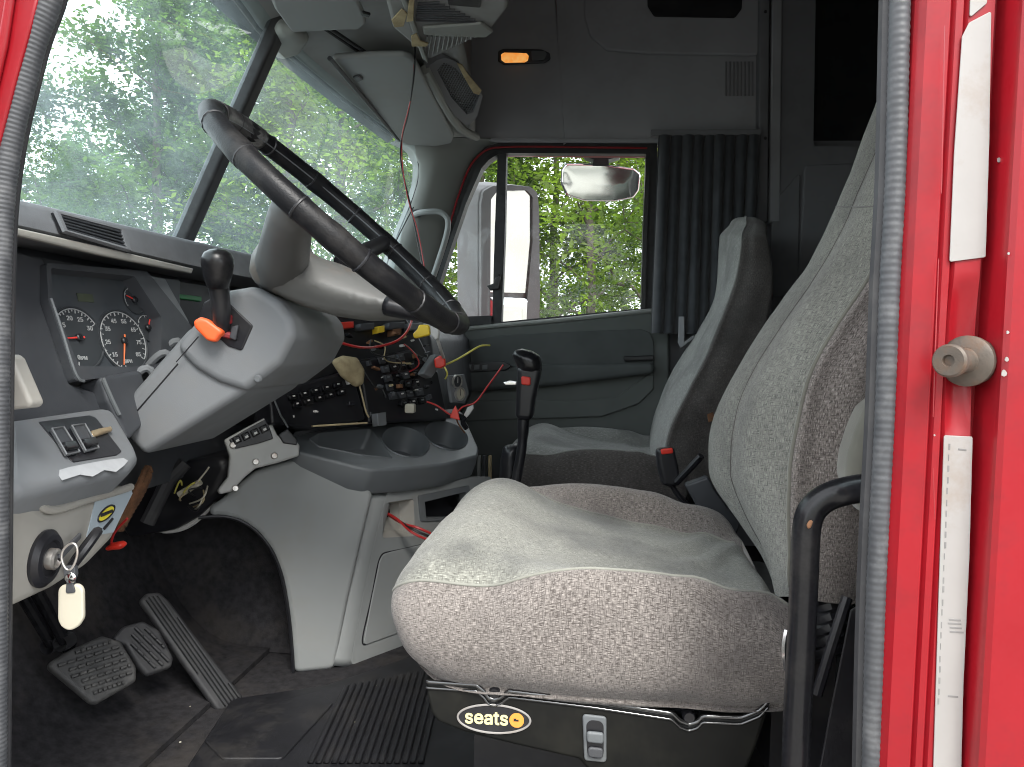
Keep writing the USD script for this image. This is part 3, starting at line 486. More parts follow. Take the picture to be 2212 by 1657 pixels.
ov = Frame(PY(1298, 394, 2.28), (1, .04, -.02), (0, -.24, .97)); op = ov.px([(1212, 366), (1222, 353), (1300, 354), (1372, 364), (1386, 376), (1382, 412), (1370, 428), (1330, 436), (1260, 435), (1222, 422), (1211, 398)])
m.add('housing', inflate(ov, op, .05, .05, .008, .008, -.035, 1.), 'rubber', smooth=True)
m.add('glass', inflate(ov, ov.px([(1298, 394)])+(op-ov.px([(1298, 394)]))*.97, .0035, .09, .008, .008, .014, .5, 1.), 'mirror_glass', smooth=True)
m.add('bracket', cat(prism(YF(2.26), YF(2.26).px([(1257, 326), (1345, 326), (1338, 340), (1315, 347), (1315, 360), (1280, 360), (1282, 347), (1263, 340)]), -.05, .02, .006)), 'black_plastic')
# the truck parked beyond, seen only in the mirror, is left out; header and overhead shelf
head = Thing('overhead_shelf', 'grey headliner shelf above the windshield with side pocket', 'headliner', (-.5, 1.03, 1.38))
hz = lambda u, v, z: PZ(u, v, z)
fl = lin([(-.565, .02, 1.365), (-.70, .55, 1.352), (-.755, 1.03, 1.345), (-.72, 1.5, 1.345), (-.655, 1.9, 1.335), (-.60, 2.05, 1.33)], 31)
rl_ = lin([(-.36, .02, 1.40), (-.36, 1.2, 1.395), (-.40, 1.7, 1.38), (-.44, 1.96, 1.352), (-.455, 2.05, 1.345)], 31)
rows = [fl+[-.02, 0, .05], fl+[-.012, 0, .004], fl, fl*.93+rl_*.07+[0, 0, .012], fl*.5+rl_*.5+[0, 0, .028], rl_*.94+fl*.06+[0, 0, .012], rl_+[.006, 0, .006], rl_+[.012, 0, .03], rl_+[-.03, 0, .16], rl_+[-.06, 0, .60]]
head.add('shelf', solid(up2(np.array(rows), 3, 1), .006), 'header_grey', smooth=45)
head.add('windshield_trim', tube(spl(fl+[-.004, 0, -.004], 60), .0075, 8), 'rubber')
ct = PZ(618, 75, 1.335); head.add('mirror_boss', inflate(Frame(ct, (1, 0, 0), (0, -1, 0)), Frame(ct, (1, 0, 0), (0, -1, 0)).px([(577, 85), (600, 50), (640, 55), (668, 80), (650, 108), (615, 118), (580, 108)]), .02, .03, .01, .006), 'pillar_grey', smooth=True)
for k, (a, b) in enumerate((((703, 63), (778, 114)), ((712, 61), (788, 112)))):
    head.add('visor_track', tube([PZ(*a, 1.355), PZ(*b, 1.355)], .0045, 8), 'black_plastic')
# sun visors
vp = Thing('sun_visor', 'light grey passenger sun visor folded up, behind the hanging wire', 'sun visor', PZ(860, 200, 1.33), 'sun visors above the windshield')
pl = plane3(PZ(720, 118, 1.345), PZ(890, 112, 1.352), PZ(868, 303, 1.318))
if pl.n[2] > 0: pl = Frame(pl.o, pl.b, pl.a)
vp.add('board', prism(pl, pl.px([(716, 119), (800, 113), (872, 112), (889, 118), (900, 130), (981, 290), (975, 304), (940, 311), (880, 307), (866, 302)]), -.006, .010, .007, .012), 'light_plastic')
vp.add('clip', prism(pl, pl.px([(762, 155), (775, 151), (785, 160), (772, 166)]), .010, .016, .003, .002), 'dark_plastic')
vp.add('hinge_rod', tube([PZ(712, 126, 1.325), PZ(862, 303, 1.312)], .006, 8), 'dark_plastic')
vd = Thing('sun_visor', 'light grey driver sun visor with rounded corner at the top of the cab', 'sun visor', PZ(690, 20, 1.33), 'sun visors above the windshield')
pl = plane3(PZ(576, -20, 1.33), PZ(790, 10, 1.345), PZ(640, 62, 1.33))
if pl.n[2] > 0: pl = Frame(pl.o, pl.b, pl.a)
vd.add('board', prism(pl, pl.px([(560, -70), (592, 10), (630, 62), (700, 58), (776, 55), (791, 42), (786, 20), (740, -70)]), -.006, .010, .007, .012), 'light_plastic')
vd.add('clip', prism(pl, pl.px([(781, 10), (800, 16), (796, 22), (779, 18)]), .010, .016, .002, .001), 'black_plastic')
# overhead console
oc = Thing('overhead_console', 'grey overhead console with ribbed underside and torn tape', 'console', PZ(980, 60, 1.36))
zc = 1.325; of = Frame((0, 0, zc), (0, 1, 0), (1, 0, 0))                                    # normal down
if of.n[2] > 0: of = Frame((0, 0, zc), (1, 0, 0), (0, 1, 0))
ob = of.px([(810, -80), (1105, -80), (1098, 20), (1062, 66), (1000, 97), (926, 132), (905, 110), (848, 62)])
oc.add('housing', prism(of, ob, -.06, .0, .010, .012), 'header_grey')
oc.add('side_rail', prism(of, of.px([(840, -80), (856, -80), (925, 128), (912, 118)]), .0, .010, .004), 'pillar_grey')
oc.add('flat_panel', prism(of, of.px([(912, 53), (1040, 44), (1066, 62), (1050, 74), (960, 72), (915, 68)]), .0, .008, .004, .006), 'pillar_grey')
for k in range(13):
    u = 918+k*9.6; oc.add('rib', prism(of, of.px([(u+3, 76), (u+6.2, 76), (u-2+k*.6, 124-k*4.2), (u-5.2+k*.6, 124-k*4.2)]), .0, .005, .0015), 'header_grey')
for k in range(9):
    v = 4+k*4.6; oc.add('grille_slat', prism(of, of.px([(902-k*.5, v), (950+k*11, v-2+k*.8), (950+k*11, v+.3+k*.8), (902-k*.5, v+2.3)]), .0, .004, .001), 'dark_plastic')
oc.add('slot', prism(of, of.px([(962, -40), (1046, -40), (1038, 14), (968, 8)]), .0, .003, .001, .004), 'black_plastic')
for pts in ([(885, -20), (896, -20), (893, 32), (878, 34)], [(846, 30), (868, 6), (880, 16), (872, 44), (852, 46)], [(888, 66), (900, 60), (908, 76), (926, 82), (922, 88), (890, 88)]):
    oc.add('torn_tape', prism(of, of.px(pts), .010, .013, .001), 'foam')
# side pocket with net
po = Thing('net_pocket', 'dark net pocket with tan edging between visor and door header', 'storage pocket', PZ(985, 190, 1.34))
nf = plane3(PZ(946, 140, 1.375), PZ(1034, 232, 1.352), PZ(958, 205, 1.345))
if nf.n @ (CAM-nf.o) < 0: nf = Frame(nf.o, nf.b, nf.a)
npoly = nf.px([(944, 150), (958, 132), (985, 145), (1036, 205), (1022, 240), (1008, 246), (975, 210)])
po.add('bezel', plate(nf, Polygon(rnd(nf.px([(918, 146), (942, 128), (962, 122), (990, 134), (1042, 204), (1030, 250), (1010, 272), (982, 248), (950, 200)]), .012)).difference(Polygon(rnd(npoly, .004))), -.02, .003), 'trim_dark', smooth=False)
po.add('pocket_back', plate(nf, Polygon(npoly).buffer(.004), -.02, -.015), 'black_plastic', smooth=False)
S_ = Polygon(npoly); x0, y0, x1, y1 = S_.bounds; net = []
for k in np.arange(-.3, .3, .012):
    for d in (1, -1):
        ln = LineString([(x0+k-.2, (y0+y1)/2-.2*d), (x0+k+.4, (y0+y1)/2+.4*d)]).intersection(S_)
        for q in getattr(ln, 'geoms', [ln]):
            if q.length > .01: net.append(tube(nf(np.array(q.coords), -.002), .0011, 4))
po.add('net', cat(*net), 'mid_plastic', kind='stuff')
po.add('tan_edging', prism(nf, nf.px([(984, 128), (996, 132), (1008, 152), (1038, 188), (1032, 198), (1020, 194), (1000, 160)]), .008, .012, .002), 'foam')
po.add('rolled_edge', tube(spl([PZ(u, v, z) for u, v, z in ((918, 150, 1.36), (945, 200, 1.345), (975, 250, 1.335), (1000, 280, 1.33), (1030, 296, 1.333))], 30), .013, 10), 'pillar_grey')
# amber lamp in the side trim
lf = YF(2.02); lm = Thing('dome_lamp', 'small amber lit lamp in a dark oval bezel on the side trim', 'lamp', PY(1133, 125, 2.02))
lm.add('bezel', prism(lf, lf.px([(1076, 112), (1088, 107), (1170, 108), (1188, 116), (1190, 130), (1176, 138), (1088, 142), (1076, 134)]), .0, .010, .005, .008), 'dark_plastic')
lm.add('amber_lens', prism(lf, lf.px([(1083, 121), (1090, 117), (1138, 118), (1143, 124), (1141, 134), (1134, 138), (1092, 139), (1084, 133)]), .010, .016, .003, .004), 'lamp_lens')
lm.add('rocker', prism(lf, lf.px([(1148, 113), (1178, 113), (1182, 120), (1176, 132), (1150, 134)]), .010, .014, .003, .004), 'mid_plastic')
# pleated curtain
cu = Thing('curtain', 'black pleated sleeper curtain hanging beside the passenger window', 'curtain', PY(1520, 690, 1.92))
x0, x1 = PY(1412, 500, 1.93)[0], PY(1634, 500, 1.93)[0]; t = np.linspace(0, 1, 181); P = []
for z, amp in ((1.352, .010), (1.30, .014), (1.1, .018), (.9, .020), (.76, .022), (.715, .022)):
    ph = t*2*math.pi*9.3+.6*np.sin(t*7+z*2); P.append(np.c_[x0+(x1-x0)*t+.007*np.cos(ph*1.0), 1.925+amp*np.sin(ph)+.006*np.sin(ph*.37+3*z), np.full(181, z)])
cu.add('cloth', solid(up2(np.array(P), 4, 1), .003), 'curtain_cloth', smooth=True)
cu.add('rail', box(x0-.02, x1+.0, 1.925, 1.945, 1.352, 1.372, .004), 'trim_dark')
cu.add('tie_strap', prism(YF(1.89), YF(1.89).px([(1466, 684), (1478, 684), (1478, 738), (1498, 724), (1500, 730), (1470, 752), (1464, 740)]), .0, .006, .002), 'trim_grey')
# ---------------------------------------------------------------- dashboard
dash = Thing('dashboard', 'dark dashboard with defroster vent and worn beige strip under the windshield', 'dashboard', (-.8, 1.0, .8))
def row(pts, n=24): return lin(pts, n)
L1 = row([PX(-60, 415, -.715), PX(34, 432, -.715), PX(300, 495, -.715), PX(550, 552, -.715), PX(700, 578, -.70), (-.66, 1.5, .845), (-.60, 2.0, .85)])
L2 = row([PX(-60, 468, -.70), PX(32, 484, -.70), PX(279, 541, -.70), PX(480, 588, -.70), PX(640, 618, -.69), (-.65, 1.5, .80), (-.59, 2.0, .80)])
L0 = L1+[-.30, 0, -.005]; n_ = np.array([-.008, 0, .004])
dash.add('top_pad', solid(np.array([L0, L0*.5+L1*.5+[0, 0, .012], L1+[-.03, 0, .006], L1+[-.010, 0, .003], L1, L1+[.003, 0, -.006], L2*.6+L1*.4+[.003, 0, 0], L2, L2+[-.01, 0, -.004], L2+[-.10, 0, -.012]]), .004), 'dash_pad', smooth=50)
q = lambda s, t: (lambda a, b: a*(1-t)+b*t)(np.array([np.interp(s, np.linspace(0, 1, 24), L1[:, i]) for i in range(3)]), np.array([np.interp(s, np.linspace(0, 1, 24), L2[:, i]) for i in range(3)]))
vf = plane3(PX(117, 460, -.705), PX(262, 498, -.705), PX(134, 500, -.695))
if vf.n[0] < 0: vf = Frame(vf.o, vf.b, vf.a)
vfr = vf.px([(112, 460), (262, 499), (276, 545), (132, 503)]); vin = vf.px([(121, 466), (254, 500), (265, 538), (136, 501)])
vent = dash.add('defroster_vent', plate(vf, Polygon(vfr).difference(Polygon(vin)), .0, .007), 'dash_pad', smooth=False)
dash.add('vent_back', prism(vf, vfr, -.002, .002), 'black_plastic', under=vent)
for k in range(5):
    t = (k+.5)/5; a, b, c, d = vin; e0 = a*(1-t)+d*t; e1 = b*(1-t)+c*t; w = (d-a)*.055; dash.add('slat', prism(vf, [e0-w, e1-w, e1+w, e0+w], .002, .0065, .0015), 'dark_plastic', under=vent)
B1 = row([PX(-60, 470, -.697), PX(32, 492, -.697), PX(200, 533, -.697), PX(412, 583, -.697)], 14); dash.add('beige_strip', prism(plane3(B1[0], B1[-1], PX(32, 505, -.697)), plane3(B1[0], B1[-1], PX(32, 505, -.697)).px([(20, 490), (200, 530), (412, 580), (408, 591), (200, 549), (20, 506)]), -.006, .006, .003), 'cream_plastic')
# hood recess and left cheek
hoodp = [PX(-60, 520, -.80), PX(30, 520, -.80), PX(280, 570, -.80), PX(560, 620, -.80), PX(760, 640, -.76)]
dash.add('hood', solid(np.array([L2[:18]+[-.10, 0, -.012], lin(hoodp, 18), lin(hoodp, 18)+[.02, 0, -.02], lin(hoodp, 18)+[.0, 0, -.40]]), .004), 'dark_plastic')
D = Frame(PX(230, 690, -.722), (.13, .99, 0), (-.28, .02, .96))                       # cluster plane, faces the driver
if D.n[0] < 0: D = Frame(D.o, -D.a, D.b)
Dp = D.px
dash.add('left_cheek', prism(D, Dp([(-60, 520), (96, 562), (84, 600), (84, 655), (145, 830), (205, 850), (250, 880), (200, 1000), (-60, 1000)]), -.05, .004, .004, .006), 'dark_plastic')
bz_o, bz_i = Dp([(80, 575), (300, 592), (398, 712), (398, 800), (275, 812), (142, 830), (84, 655)]), Dp([(90, 586), (272, 603), (330, 690), (330, 790), (266, 798), (150, 797), (93, 655)])
bez = dash.add('cluster_bezel', plate(D, Polygon(rnd(bz_o, .006)).difference(Polygon(rnd(bz_i, .004))), -.03, .016), 'dark_plastic', smooth=False)
dash.add('bezel_edge', tube(np.vstack([spl(D(Dp([(88, 652), (118, 742), (148, 825), (160, 830)]), .017), 20)]), .0022, 6), 'mid_plastic', under=bez)
cl = dash.add('instrument_cluster', prism(D, Dp([(86, 578), (398, 600), (398, 812), (142, 812)]), -.03, -.008, .003), 'panel_face')
dash.add('display', prism(D, Dp([(174, 630), (208, 633), (212, 651), (178, 648)]), -.008, -.0065, .0005), 'lcd', under=cl)
dash.add('trim_bar', prism(D, Dp([(316, 600), (344, 604), (398, 700), (378, 716)]), -.008, .012, .004), 'mid_plastic', under=cl)
def gauge(u, v, du, dv, labels, r_lab, needle, nm, rpm=None, arc=(-132, 132), num_h=.0064, small=False):
    c = Dp([(u, v)])[0]; rad = abs(Dp([(u, v-dv)])[0, 1]-c[1]); an = np.linspace(0, 6.2832, 41)[:-1]
    gp = dash.add('gauge', lathe([(0, -.0075), (rad*1.02, -.0075), (rad*1.04, -.0055), (rad*1.07, -.0055), (rad*1.07, -.009)], D(np.array([c]))[0], D.n, 40), 'gauge_face', under=None)
    aa = np.radians(90-np.linspace(arc[0], arc[1], 60)); dash.add('scale_ring', tube(D(c+rad*.97*np.c_[np.cos(aa), np.sin(aa)], -.0062), .0008 if not small else .0005, 6), 'gauge_mark', under=gp)
    nt = 27 if not small else 9; ms = []
    for k in range(nt):
        a = math.radians(90-(arc[0]+(arc[1]-arc[0])*k/(nt-1))); d = np.array([math.cos(a), math.sin(a)]); w = np.array([-d[1], d[0]])*(.0007 if not small else .0005); l = .84 if k % 2 == 0 else .89
        ms.append(prism(D, [c+d*rad*l-w, c+d*rad*.95-w, c+d*rad*.95+w, c+d*rad*l+w], -.0074, -.0064))
    dash.add('tick_marks', cat(*ms), 'gauge_mark', under=gp)
    for k, s in enumerate(labels):
        if not s: continue
        a = math.radians(90-(arc[0]+(arc[1]-arc[0])*k/(len(labels)-1))); dash.add('numeral', text(D, s, num_h, c+rad*r_lab*np.array([math.cos(a), math.sin(a)]), -.0072, .0008, 0, True), 'gauge_mark', under=gp, smooth=False)
    a = math.radians(needle); d = np.array([math.cos(a), math.sin(a)]); w = np.array([-d[1], d[0]])
    dash.add('needle', prism(D, [c-d*rad*.22-w*.0016, c-d*rad*.22+w*.0016, c+d*rad*.86+w*.0006, c+d*rad*.86-w*.0006], -.0055, -.004, .0005), nm, under=gp)
    dash.add('needle_hub', lathe([(.0055, -.007), (.0055, -.0035), (.004, -.002), (0, -.002)], D(np.array([c]))[0], D.n, 16), 'black_plastic', under=gp)
    if rpm: dash.add('caption', text(D, rpm, num_h*.8, c+np.array([0, -rad*.68]), -.0072, .0008, 0, True), 'gauge_mark', under=gp, smooth=False)
gauge(178, 727, 44, 63, ['0', '5', '10', '15', '20', '25', '30'], .68, 184, 'needle', 'RPM', (-165, 60))
gauge(275, 734, 52, 63, ['5', '15', '25', '35', '45', '55', '65', '75', '85'], .70, 250, 'needle_orange', 'MPH', (-168, 130))
gauge(297, 646, 22, 27, ['', '', ''], .6, 160, 'needle', None, (-120, 120), .004, True)
gauge(326, 706, 22, 27, ['', '', ''], .6, 60, 'needle', None, (-120, 120), .004, True)
# lower dash knobs between cluster and column
for k, (u, v) in enumerate(((288, 812), (328, 778), (356, 752))):
    p = D(Dp([(u, v)]), .0)[0]; dash.add('chrome_hook', tube(spl([p+[-.02, 0, -.03], p+[.01, -.006, .004], p+[.024, .0, .012], p+[.03, .01, -.012], p+[.028, .012, -.05]], 16), .006, 8), 'grey_plastic')
dash.add('knee_panel', prism(D, Dp([(190, 822), (280, 806), (310, 900), (250, 960), (205, 872)]), -.02, .022, .006, .004), 'dark_plastic')
dash.add('knee_rib', tube(D(Dp([(192, 826), (212, 872), (228, 905)]), .024), .003, 6), 'mid_plastic')
dash.add('side_plate', prism(YF(.06), YF(.06).px([(4, 756), (26, 775), (68, 872), (60, 882), (4, 888)]), -.02, .0, .004, .004), 'cream_plastic')
# behind the wheel: the passenger side dash body and the exposed dark centre
cp = plane3((-.63, .80, .60), (-.345, 1.35, .60), (-.665, .81, .80))
if cp.n[0] < 0: cp = Frame(cp.o, cp.b, cp.a)
dash.add('rider_side_body', prism(Frame((0, 1.36, 0), (1, 0, 0), (0, 0, 1)), [(-1.0, .1), (-.44, .44), (-.41, .52), (-.43, .68), (-.54, .80), (-1.0, .83)], -.66, .0, .02, .02), 'dark_plastic')
dash.add('center_back', prism(cp, cp.px([(590, 905), (600, 800), (640, 700), (720, 660), (900, 660), (940, 720), (960, 760), (985, 830), (1000, 905)]), -.14, -.05, .01), 'black_plastic')
stack = Thing('center_dash_panel', 'black centre dash panel with exposed rocker switches and missing trim', 'dash panel', cp.o)
low_p = cp.px([(596, 915), (592, 868), (625, 838), (760, 800), (775, 815), (800, 905), (700, 925)])
stack.add('lower_switch_panel', prism(cp, low_p, -.06, -.012, .006, .006), 'black_plastic')
stack.add('upper_panel', prism(cp, cp.px([(790, 775), (905, 752), (960, 800), (982, 905), (812, 912)]), -.06, -.02, .006, .006), 'black_plastic')
stack.add('panel_edge', tube(cp(cp.px([(598, 862), (612, 896), (628, 922)]), -.008), .002, 6), 'mid_plastic')
for i in range(5):
    for j in range(2):
        u, v = 628+i*24+j*8, 852-i*6.5+j*16; s_ = stack.add('rocker_switch', prism(cp, cp.px([(u, v), (u+17, v-4), (u+20, v+9), (u+3, v+13)]), -.012, -.003, .002), 'gloss_black')
        stack.add('icon', prism(cp, cp.px([(u+6, v+2), (u+11, v+1), (u+12, v+4), (u+7, v+5)]), -.003, -.0025), 'white_plastic', under=s_)
for i in range(4):
    for j in range(6):
        if (i, j) in ((3, 0), (0, 5)): continue
        u, v = 828+i*19+j*5.5, 770-i*3+j*19.5; s_ = stack.add('rocker_switch', prism(cp, cp.px([(u, v), (u+13, v-2.5), (u+17, v+12), (u+4, v+14.5)]), -.02, -.010 if (i+j) % 3 else -.015, .002), 'gloss_black' if (i*j) % 4 else 'dark_plastic')
        stack.add('icon', prism(cp, cp.px([(u+4, v+3), (u+9, v+2), (u+10, v+5), (u+5, v+6)]), -.010, -.009), 'white_plastic' if (i+2*j) % 3 == 0 else 'mid_plastic', under=s_)
stack.add('light_switch', prism(cp, cp.px([(748, 806), (760, 803), (768, 826), (756, 830)]), -.012, -.001, .002), 'white_plastic')
stack.add('torn_foam', inflate(cp, cp.px([(716, 778), (740, 768), (768, 772), (785, 800), (782, 832), (768, 836), (740, 815)]), .014, .02, .008, .004, .0), 'foam', smooth=True)
stack.add('broken_edge', tube(spl([cp(cp.px([p]), .004)[0] for p in ((774, 835), (781, 862), (788, 890), (794, 902))], 12), .002, 6), 'foam')
stack.add('broken_edge', prism(cp, cp.px([(672, 919), (790, 912), (790, 916), (672, 923)]), .0, .006, .001), 'foam')
stack.add('torn_block', rbox(cp(cp.px([(888, 882)]), -.002)[0], (.022, .02, .022), None, .004), 'ivory')
stack.add('grey_post', prism(cp, cp.px([(815, 893), (834, 890), (836, 918), (818, 920)]), -.02, .0, .002), 'grey_plastic')
for k, (u, v, w, mt) in enumerate(((746, 699, 40, 'red_plastic'), (862, 700, 34, 'dark_plastic'), (905, 702, 30, 'mid_plastic'), (800, 702, 30, 'dark_plastic'), (838, 708, 14, 'yellow_plastic'), (870, 714, 18, 'rust'))):
    stack.add('fuse_block', prism(cp, cp.px([(u, v-8), (u+w, v-10), (u+w, v+4), (u, v+7)]), -.06, -.03, .003), mt)
stack.add('grey_relay', prism(cp, cp.px([(905, 808), (935, 766), (958, 772), (925, 818)]), -.01, .012, .004, .003), 'grey_plastic')
bits = {}
for k in range(90):
    u, v = RNG.uniform(610, 975), RNG.uniform(705, 905)
    if v > 905-(u-590)*.02 or (u < 700 and v < 760) or (690 < u < 790 and 770 < v < 840): continue
    o_ = cp(cp.px([(u, v)]), RNG.uniform(-.035, -.004))[0]; a_ = RNG.uniform(-.5, .5); ax_ = [math.cos(a_)*cp.a+math.sin(a_)*cp.b, -math.sin(a_)*cp.a+math.cos(a_)*cp.b, cp.n]
    mt = ('black_plastic', 'dark_plastic', 'mid_plastic', 'gloss_black', 'white_plastic', 'rust', 'black_plastic', 'foam')[k % 8]; bits.setdefault(mt, []).append(rbox(o_, (RNG.uniform(.004, .02)*(.5 if mt in ('white_plastic', 'foam') else 1), RNG.uniform(.003, .012)*(.5 if mt in ('white_plastic', 'foam') else 1), .012), ax_, .001, 1))
for mt, ms in bits.items(): stack.add('exposed_electronics', cat(*ms), mt, kind='stuff')
for k in range(4):
    u, v = RNG.uniform(680, 940), RNG.uniform(715, 860); q_ = [cp(cp.px([(u+RNG.normal(0, 14)*t_+24*t_, v+20*t_+RNG.normal(0, 9))]), RNG.uniform(.0, .016))[0] for t_ in range(4)]
    stack.add('loose_wire', tube(spl(q_, 18), .0015, 5), ('black_wire', 'red_wire', 'foam', 'black_wire', 'yellow_wire')[k % 5], smooth=True)
# small round gauges on the right of the centre panel
gp2 = Thing('gauge_pod', 'pair of small round gauges at the passenger end of the centre dash panel', 'gauges', PY(990, 838, 1.30))
gf2 = Frame(PY(990, 838, 1.30), unit([.55, .83, 0]), (0, 0, 1))
if gf2.n@(CAM-gf2.o) < 0: gf2 = Frame(gf2.o, -gf2.a, gf2.b)
gp2.add('plate', prism(gf2, gf2.px([(968, 812), (1004, 808), (1014, 850), (1004, 872), (976, 870)]), -.01, .0, .003, .004), 'grey_plastic')
for u, v, r in ((986, 824, .017), (992, 851, .0175)):
    o = gf2(gf2.px([(u, v)]))[0]; k_ = gp2.add('gauge', lathe([(0, .003), (r*.82, .003), (r*.86, .006), (r, .006), (r, -.006)], o, gf2.n, 24), 'steel'); gp2.add('dial', lathe([(0, .0036), (r*.8, .0036)], o, gf2.n, 20), 'gauge_face' if v < 840 else 'ivory', under=k_)
    gp2.add('pointer', prism(Frame(o, gf2.a, gf2.b), [(-.001, -.004), (.001, -.004), (.0006, r*.7), (-.0006, r*.7)], .0045, .0052), 'white_plastic' if v < 840 else 'black_plastic', under=k_)
# ---------------------------------------------------------------- steering column and wheel
col = Thing('steering_column', 'grey plastic steering column shroud slanting up to the wheel', 'steering column', (-.66, .5, .45))
cf = YF(.415); lowp = cf.px([(243, 887), (400, 708), (500, 690), (590, 765), (520, 852), (303, 987), (268, 948)])
col.add('lower_shroud', prism(cf, lowp, -.215, -.006, .012, .010, 4), 'grey_plastic')
col.add('upper_shroud', prism(cf, cf.px([(377, 750), (430, 684), (462, 632), (545, 618), (602, 650), (634, 690), (638, 728), (606, 788), (530, 846), (470, 826), (420, 796)]), -.23, .004, .013, .010, 4), 'grey_plastic')
col.add('seam', tube(lin(cf(cf.px([(432, 727), (384, 782)]), .0042), 10), .0008, 6), 'black_plastic')
col.add('seam', tube(lin(cf(cf.px([(380, 786), (287, 893)]), -.0056), 10), .0011, 6), 'black_plastic')
slotp = cf.px([(444, 654), (478, 636), (550, 704), (526, 758), (496, 748), (432, 692)])
col.add('lever_slot', prism(cf, slotp, .002, .0065, .002, .004), 'black_plastic')
col.add('slot_part', cat(prism(cf, cf.px([(508, 706), (522, 703), (516, 735), (503, 730)]), .0065, .012, .002)), 'dark_plastic')
col.add('screw', lathe([(0, .003), (.004, .003), (.006, .0)], cf(cf.px([(560, 818)]), .004)[0], cf.n, 12), 'mid_plastic')
kb = cf(cf.px([(505, 585)]), .05)[0]; kt = cf(cf.px([(484, 712)]), .008)[0]
lev = Thing('trailer_brake_lever', 'black knobbed hand lever with orange paddle on the steering column', 'lever', kt)
lev.add('stem', tube(spl([kt, kt*.65+kb*.35+[.004, -.004, 0], kt*.25+kb*.75, kb+[0, 0, -.008]], 16), np.interp(np.linspace(0, 1, 16), [0, .5, 1], [.011, .013, .016]), 12), 'black_plastic')
lev.add('knob', lathe([(0, -.03), (.014, -.028), (.019, -.012), (.0215, .004), (.021, .012), (.017, .0195), (.010, .0235), (0, .025)], kb+[.001, 0, 0], unit([.10, -.25, 1.0]), 24), 'gloss_black', smooth=True)
lev.add('red_collar', rbox(cf(cf.px([(495, 690)]), .012)[0], (.016, .02, .014), None, .003), 'dark_red')
pf = Frame(cf(cf.px([(455, 712)]), .022)[0], rt, up)
lev.add('orange_paddle', prism(pf, pf.px([(420, 694), (436, 685), (452, 690), (490, 718), (476, 728), (468, 740), (450, 736), (424, 709)]), -.008, .008, .005, .004), 'orange_plastic')
lev.add('paddle_arm', tube([cf(cf.px([(480, 718)]), .015)[0], cf(cf.px([(505, 726)]), .004)[0]], .005, 8), 'dark_red')
sw_ = Thing('steering_wheel', 'large black leather wrapped steering wheel with grey hub and worn rim', 'steering wheel', (-.40, .48, .84))
e0, e1 = PY(505.5, 263.2, .48), PY(984, 700.8, .48); wc = (e0+e1)/2; wd = unit(e1-e0); R_ = np.linalg.norm(e1-e0)/2
wy = unit(np.array([0, 1, 0])+np.array([.0058, 0, .0058])); wn = unit(np.cross(wd, wy)); wn = wn if wn[2] > 0 else -wn
an = np.linspace(0, 2*math.pi, 181)[:-1]; rimc = wc+R_*(np.cos(an)[:, None]*wd+np.sin(an)[:, None]*wy)
rr = .0158+.0012*np.maximum(0, np.sin(an*9))**6+.0007*meshkit.noise(np.c_[an*5, an*0, an*0], 3)
sw_.add('rim', tube(rimc, rr, 14, True), 'wheel_leather', smooth=True)
k = (np.abs((an-math.pi+math.pi) % (2*math.pi)-math.pi) < .38); worn = rimc[np.abs(an-math.pi) < .34]
sw_.add('worn_patch', tube(worn, .0170, 14), 'worn_leather', smooth=True)
for a in np.linspace(.2, 6.1, 15):
    p = wc+R_*(math.cos(a)*wd+math.sin(a)*wy); t_ = -math.sin(a)*wd+math.cos(a)*wy; sw_.add('wrap_seam', lathe([(.0152, -.003), (.0175, -.001), (.0175, .001), (.0152, .003)], p, t_, 14), 'black_plastic')
lace = wc+(R_-.0158)*(np.cos(an)[:, None]*wd+np.sin(an)[:, None]*wy); sw_.add('stitch_line', tube(lace+wn*.003, .0012, 5, True), 'mid_plastic')
hf = YF(.46)
hubp = hf.px([(600, 470), (575, 515), (552, 550), (545, 590), (560, 618), (600, 640), (660, 664), (730, 684), (800, 694), (868, 692), (912, 684), (925, 664), (900, 648), (868, 630), (800, 598), (735, 570), (690, 556), (668, 540), (655, 510), (662, 478), (640, 455)])
sw_.add('hub', inflate(hf, hubp, .060, .060, .012, .006, .0, 1.15), 'hub_grey', smooth=True)
n1 = wc+R_*unit(-wy+wd*.08); h1 = hf(hf.px([(606, 585)]), .0)[0]
sw_.add('spoke', tube(spl([h1, h1*.6+n1*.4, h1*.2+n1*.8, n1], 16), np.interp(np.linspace(0, 1, 16), [0, .5, .85, 1], [.040, .032, .026, .012]), 16), 'spoke_grey', smooth=True)
n2 = wc+R_*unit(wd*.93-wy*.25); h2 = hf(hf.px([(850, 662)]), .03)[0]
sw_.add('spoke', tube(spl([h2, h2*.5+n2*.5, n2], 12), np.interp(np.linspace(0, 1, 12), [0, .6, 1], [.022, .017, .018]), 12, flat=.7), 'black_plastic', smooth=True)
n3 = wc+R_*unit(wy*.95); h3 = hf(hf.px([(720, 560)]), -.04)[0]; sw_.add('spoke', tube(spl([h3, h3*.5+n3*.5, n3], 12), .014, 12), 'black_plastic', smooth=True)
